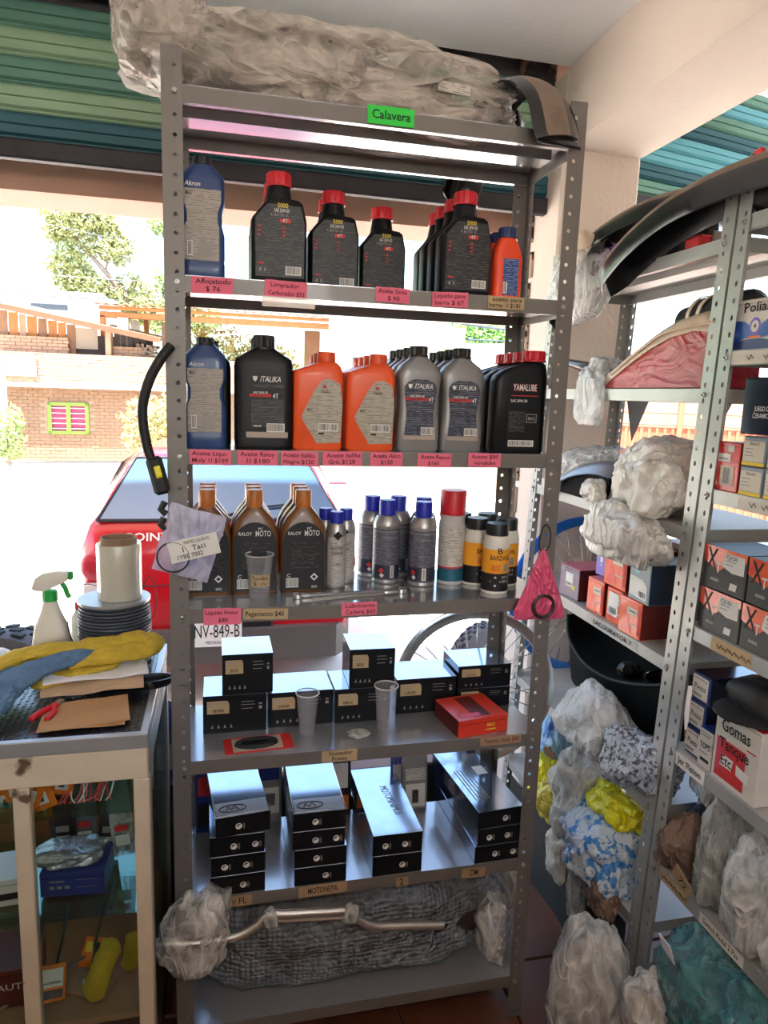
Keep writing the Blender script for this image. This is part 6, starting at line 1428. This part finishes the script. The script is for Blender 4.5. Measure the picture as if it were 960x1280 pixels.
t = thing('reflector', 'small red reflector on the side rack top before the near mudguard', 'reflector', (1.185, .07, zf[0])); MB().rbox(0, .05, -.03, .03, 0, .032, .006).build('lens', K['print_red'], t); MB().rbox(.03, .07, -.036, -.030, 0, .04, .002).build('bracket', K['rack_pale'], t)
t = thing('fender', 'film wrapped mudguard end hanging beyond the far rack top', 'fender', (0, 0, 0))
fender_mesh([(1.17, .42, 2.01), (1.165, .52, 1.97), (1.155, .60, 1.90), (1.14, .68, 1.81)], .10, .03, side=(1, 0, 0), taper=(1, .5)).build('shell', [K['black_plastic'], K['black_plastic']], t, 60)
bag_mesh('film', (.11, .30, .22), 132, .14, .6, 2.2, 4, flat=False, mat=K['wrap_clear'], parent=t, loc=(1.16, .55, 1.815))
bag_mesh('reddish_film', (.08, .16, .16), 133, .14, .6, 2.2, 4, flat=False, mat=K['seat_cream'], parent=t, loc=(1.20, .64, 1.93))
bag('faint clear bag hanging at the back behind the pulley box', (1.33, -.12, 1.80), (.05, .06, .09), 'bag_clear', 134)

# black bodywork under the orange box shelf
t = thing('body_panel', 'black motorcycle body panel with round openings, under the orange boxes', 'panel', (.06, 0, 0))
rim = smoothpath([(1.17, .60, .88), (1.15, .54, .82), (1.138, .42, .785), (1.138, .28, .79), (1.14, .14, .83), (1.145, .03, .875), (1.15, -.03, .90)], 5)
R = []
for p in rim:
    R.append([tuple(p), tuple(p + Vector((.06, 0, .005))), tuple(p + Vector((.12, 0, .03))), (1.34, p.y, .93), (1.34, p.y, .925), tuple(p + Vector((.12, 0, .02))), tuple(p + Vector((.06, 0, -.005)))])
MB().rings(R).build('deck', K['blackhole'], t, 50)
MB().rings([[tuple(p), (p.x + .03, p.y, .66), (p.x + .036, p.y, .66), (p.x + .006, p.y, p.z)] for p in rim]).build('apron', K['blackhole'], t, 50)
MB().tube(rim, .005, 6).build('rim_edge', K['rubber'], t, 180)
for (y, r) in ((.10, .045), (.245, .036)):
    z = .79 + .05*abs(.25 - y)/.15 if y < .2 else .805
    X = Matrix.Translation((1.185, y, z + .018)) @ Matrix.Rotation(radians(-12), 4, 'Y'); m = MB().lathe([(r, 0), (r, .008), (r*.85, .010), (r*.8, .0), (r*.5, -.02), (0.001, -.022)], 24, X=X, cap0=False, cap1=False); m.build('round_opening', K['black_gloss'], t, 40)
MB().lathe([(.012, 0), (.03, .002), (.03, .012), (.02, .022), (.006, .024)], 14, X=Matrix.Translation((1.18, .245, .825)), ridge=.2).build('toothed_knob', K['black_plastic'], t)
MB().rbox(1.15, 1.18, .50, .60, .925, .945, .004).build('bracket', K['steel'], t)

# ------------------------------------------------------------------ goods on the near side rack
zn = ZN
t = sbox('white and blue box with handwriting, top right beside the post', -.128, -.245, zn[1], .102, 1.170, .16, ('box_royal', 'box_white', 'box_white'), [('p', [(-.058, .015), (-.058, .062), (-.03, .058), (-.01, .046), (.01, .046), (.035, .060), (.058, .066), (.058, .03), (.03, .024), (-.03, .024)], 'box_royal'), ('p', [(-.058, .0), (-.058, .018), (-.02, .022), (.02, .022), (.058, .014), (.058, 0)], 'pack_blue'), ('p', [(.016*cos(2*pi*k/18), .047 + .018*sin(2*pi*k/18)) for k in range(18)], 'box_purple'), ('p', [(.011*cos(2*pi*k/18), .047 + .012*sin(2*pi*k/18)) for k in range(18)], 'print_white'), ('t', '4', .0, .047, .010, 'ink_black', .008), ('r', -.016, .018, .024, .028, 'print_orange'), ('t', 'Polias', .002, .085, .020, 'ink_black', .075)])
sbox('dark navy box with white spine, standing on pale boxes right of post', -.185, -.30, zn[2] + .124, .115, 1.163, .14, ('box_white', 'box_navy', 'box_navy'), [('t', 'JUEGO DE', .0, .052, .010, 'print_white', .045), ('t', 'CERAMICAS', .002, .038, .010, 'print_white', .055)], lid=.004)
for (y0, y1, z, h, lb) in ((-.203, -.268, 0, .060, 'lower left'), (-.203, -.268, .0615, .060, 'upper left'), (-.272, -.34, 0, .060, 'lower right'), (-.272, -.34, .0615, .060, 'upper right')):
    sbox(f'pale label box with yellow foot, {lb} of four beside the post', y0, y1, zn[2] + z, h, 1.160, .12, ('box_slate', 'box_slate', 'box_slate'), [('r', -.029, .029, .008, .050, 'box_cream'), ('r', -.031, .031, .0, .007, 'print_yellow'), ('t', 'TAR-AC7', .0, .044, .006, 'print_black', .030), ('r', -.024, .0, .033, .035, 'print_grey'), ('r', -.024, -.004, .026, .028, 'print_grey'), ('r', -.024, .002, .019, .021, 'print_grey')], lid=.002)
sbox('dark red box with white stickers, between post and pale boxes', -.132, -.200, zn[2], .105, 1.158, .14, ('box_red_dark', 'box_red_dark', 'card_red'), [('r', -.03, .008, .062, .080, 'print_white'), ('r', -.002, .016, .084, .098, 'print_white'), ('r', -.02, .022, .012, .055, 'seat_cream'), ('bar', -.012, .014, .014, .052), ('r', -.028, .0, .068, .070, 'print_black')])
def xt(y0, y1, k, lab, tape=True):
    w_ = abs(y0 - y1); h = .094
    it = [('p', [(-w_*.5, h), (w_*.5, h), (w_*.5, h*.82), (w_*.1, h*.68), (-w_*.12, h*.45), (-w_*.5, h*.62)], 'box_orange'), ('t', 'X', -w_*.30, h*.68, h*.50, 'print_black', w_*.26), ('t', 'T', -w_*.14, h*.52, h*.24, 'print_white', w_*.12),
          ('p', [(-w_*.06, h*.60), (w_*.0, h*.92), (w_*.46, h*.92), (w_*.46, h*.52), (w_*.2, h*.50)], 'print_white'), ('t', 'CJ150', w_*.16, h*.84, h*.09, 'print_black', w_*.26), ('r', w_*.02, w_*.26, h*.74, h*.76, 'print_grey'), ('r', w_*.02, w_*.2, h*.66, h*.68, 'print_grey'),
          ('r', -w_*.30, -w_*.10, h*.20, h*.27, 'print_grey'), ('p', [(w_*.16, h*.12), (w_*.32, h*.12), (w_*.34, h*.28), (w_*.18, h*.28)], 'print_white')]
    return sbox(lab, y0, y1, zn[3] + k*.0965, .094, 1.150, .13, ('box_charcoal', 'box_charcoal', 'box_charcoal'), it, lid=.002)
xt(-.138, -.263, 0, 'charcoal and orange box by the post, bottom of its column'); xt(-.138, -.266, 1, 'charcoal and orange box by the post, top of its column')
xt(-.268, -.395, 0, 'charcoal and orange box second from the post, bottom row'); xt(-.272, -.40, 1, 'charcoal and orange box second from the post, top row')
def pz(y0, y1, k, lab, s):
    w_ = abs(y0 - y1); return sbox(lab, y0, y1, zn[4] + .0 + k*.0665, .065, 1.150, .13, ('box_navy', 'box_navy', 'pack_blue'), [('r', -w_*.48, w_*.40, .006, .058, 'box_white'), ('t', s, -w_*.04, .032, .013, 'ink_black', w_*.62), ('r', -w_*.4, w_*.2, .050, .053, 'print_grey'), ('r', -w_*.42, w_*.1, .010, .018, 'print_grey'), ('bar', w_*.2, w_*.38, .044, .056)], lid=.002)
pz(-.140, -.192, 0, 'small white labelled box by post, lowest of three', 'Pieza'); pz(-.142, -.196, 1, 'small white labelled box by post, middle of three', 'Piezas'); pz(-.143, -.202, 2, 'small white labelled box by post, top of three', 'Piezas')
sbox('small white box reading TOPS left of the red and white carton', -.196, -.240, zn[4], .088, 1.140, .12, ('pack_blue', 'pack_blue', 'box_white'), [('t', 'TOPS', .0, .050, .014, 'ink_black', .032), ('r', -.016, .01, .032, .036, 'print_grey'), ('r', -.012, .016, .014, .022, 'print_black'), ('r', -.016, .014, .072, .076, 'print_grey')])
c = cup('clear plastic cup of small parts beside the red and white carton', (1.205, -.232, zn[4] + .0885), .021, .029, .09)
sbox('red and white carton with handwriting Gomas Tanque Etc', -.248, -.378, zn[4], .160, 1.135, .15, ('box_white', 'card_red', 'box_white'), [('r', -.055, .030, .012, .098, 'card_red'), ('t', 'Gomas', -.004, .128, .027, 'ink_black', .082), ('t', 'Tanque', -.004, .088, .024, 'ink_black', .086), ('p', [(-.040, .040), (-.006, .040), (-.002, .064), (-.036, .066)], 'print_white'), ('t', 'Etc.', -.020, .053, .022, 'ink_black', .036), ('p', [(.008, .040), (.040, .034), (.044, .056), (.006, .062)], 'print_white'), ('r', .012, .040, .040, .052, 'print_black'), ('r', .03, .055, .105, .108, 'print_red')])
t = thing('cap', 'black cloth cap lying on the red and white carton', 'cap', (1.20, -.31, zn[4] + .1605))
bag_mesh('crown', (.13, .15, .085), 141, .08, .3, 1.6, 4, mat=K['cable_black'], parent=t); MB().rings([[(.07*cos(a)*k - .03, .07*sin(a)*k*.9, z) for a in [pi*(.5 + j/12) for j in range(13)]] for k, z in ((.9, .012), (1.15, .006), (1.15, .010), (.9, .018))]).build('peak', K['cable_black'], t, 60)
bag('brown bag of small parts by the post on the low near shelf', (1.165, -.165, zn[5]), (.12, .12, .15), 'bag_brown', 151, tie=.5)
bag('blue grey speckled bag behind the brown bag', (1.255, -.185, zn[5]), (.12, .14, .19), 'bag_bluegrey', 152)
bag('tall crumpled grey clear bag mid low near shelf', (1.165, -.285, zn[5]), (.10, .10, .265), 'bag_clear', 153, core='bag_grey')
bag('big milky bag with dark print at right of the low near shelf', (1.165, -.395, zn[5]), (.13, .14, .25), 'bag_milky', 154, core='bag_grey')
bag('grey plastic film lying under the Piezas boxes', (1.21, -.20, zn[5] + .19), (.10, .12, .09), 'bag_clear', 155)
bag('white folded bag at the right edge on the low near shelf', (1.17, -.51, zn[5]), (.14, .12, .12), 'bag_milky', 156)
bag('big teal film bag on the lowest near shelf', (1.15, -.36, zn[6]), (.20, .30, .27), 'bag_teal', 157, core='bag_bluegrey')
bag('tan and white bag left of the teal bag, low by the post', (1.055, -.245, .12), (.10, .12, .20), 'bag_milky', 158, core='paper_tan')
t = thing('paper_slip', 'white paper slip lying on the teal bag', 'paper', (1.045, -.29, .40), (0, radians(-15), 0)); MB().rings([[(.002*sin(y*60), y, z) for y, z in ((-.026, 0), (.022, .004), (.026, .034), (-.02, .040))], [(.003 + .002*sin(y*60), y, z) for y, z in ((-.026, 0), (.022, .004), (.026, .034), (-.02, .040))]]).build('slip', K['paper_white'], t)
t = thing('paper_slip', 'kraft paper slip with pen marks on the brown bag', 'paper', (1.10, -.235, .52), (radians(30), radians(-10), 0)); MB().box(-.001, .001, -.03, .03, 0, .045).build('slip', K['tag_kraft'], t); txt('72', K['ink_black'], t, (-.0016, -.004, .022), .02, rot=(pi/2, 0, -pi/2), bold=.01)

t = thing('shade_sheet', 'dark sheet standing in for shade under the lowest shelf of the far rack', 'sheet', (1.106, -.04, 0))  # the dark void under the shelf, painted as a hanging sheet
MB().rings([[(.004*sin(y*22 + z*7), y, z) for y in [.06*k for k in range(13)]] + [(.004 + .004*sin(y*22 + z*7), y, z) for y in [.06*k for k in range(12, -1, -1)]] for z in (.005, .09, .18, .266)]).build('sheet', K['rubber'], t, 60)
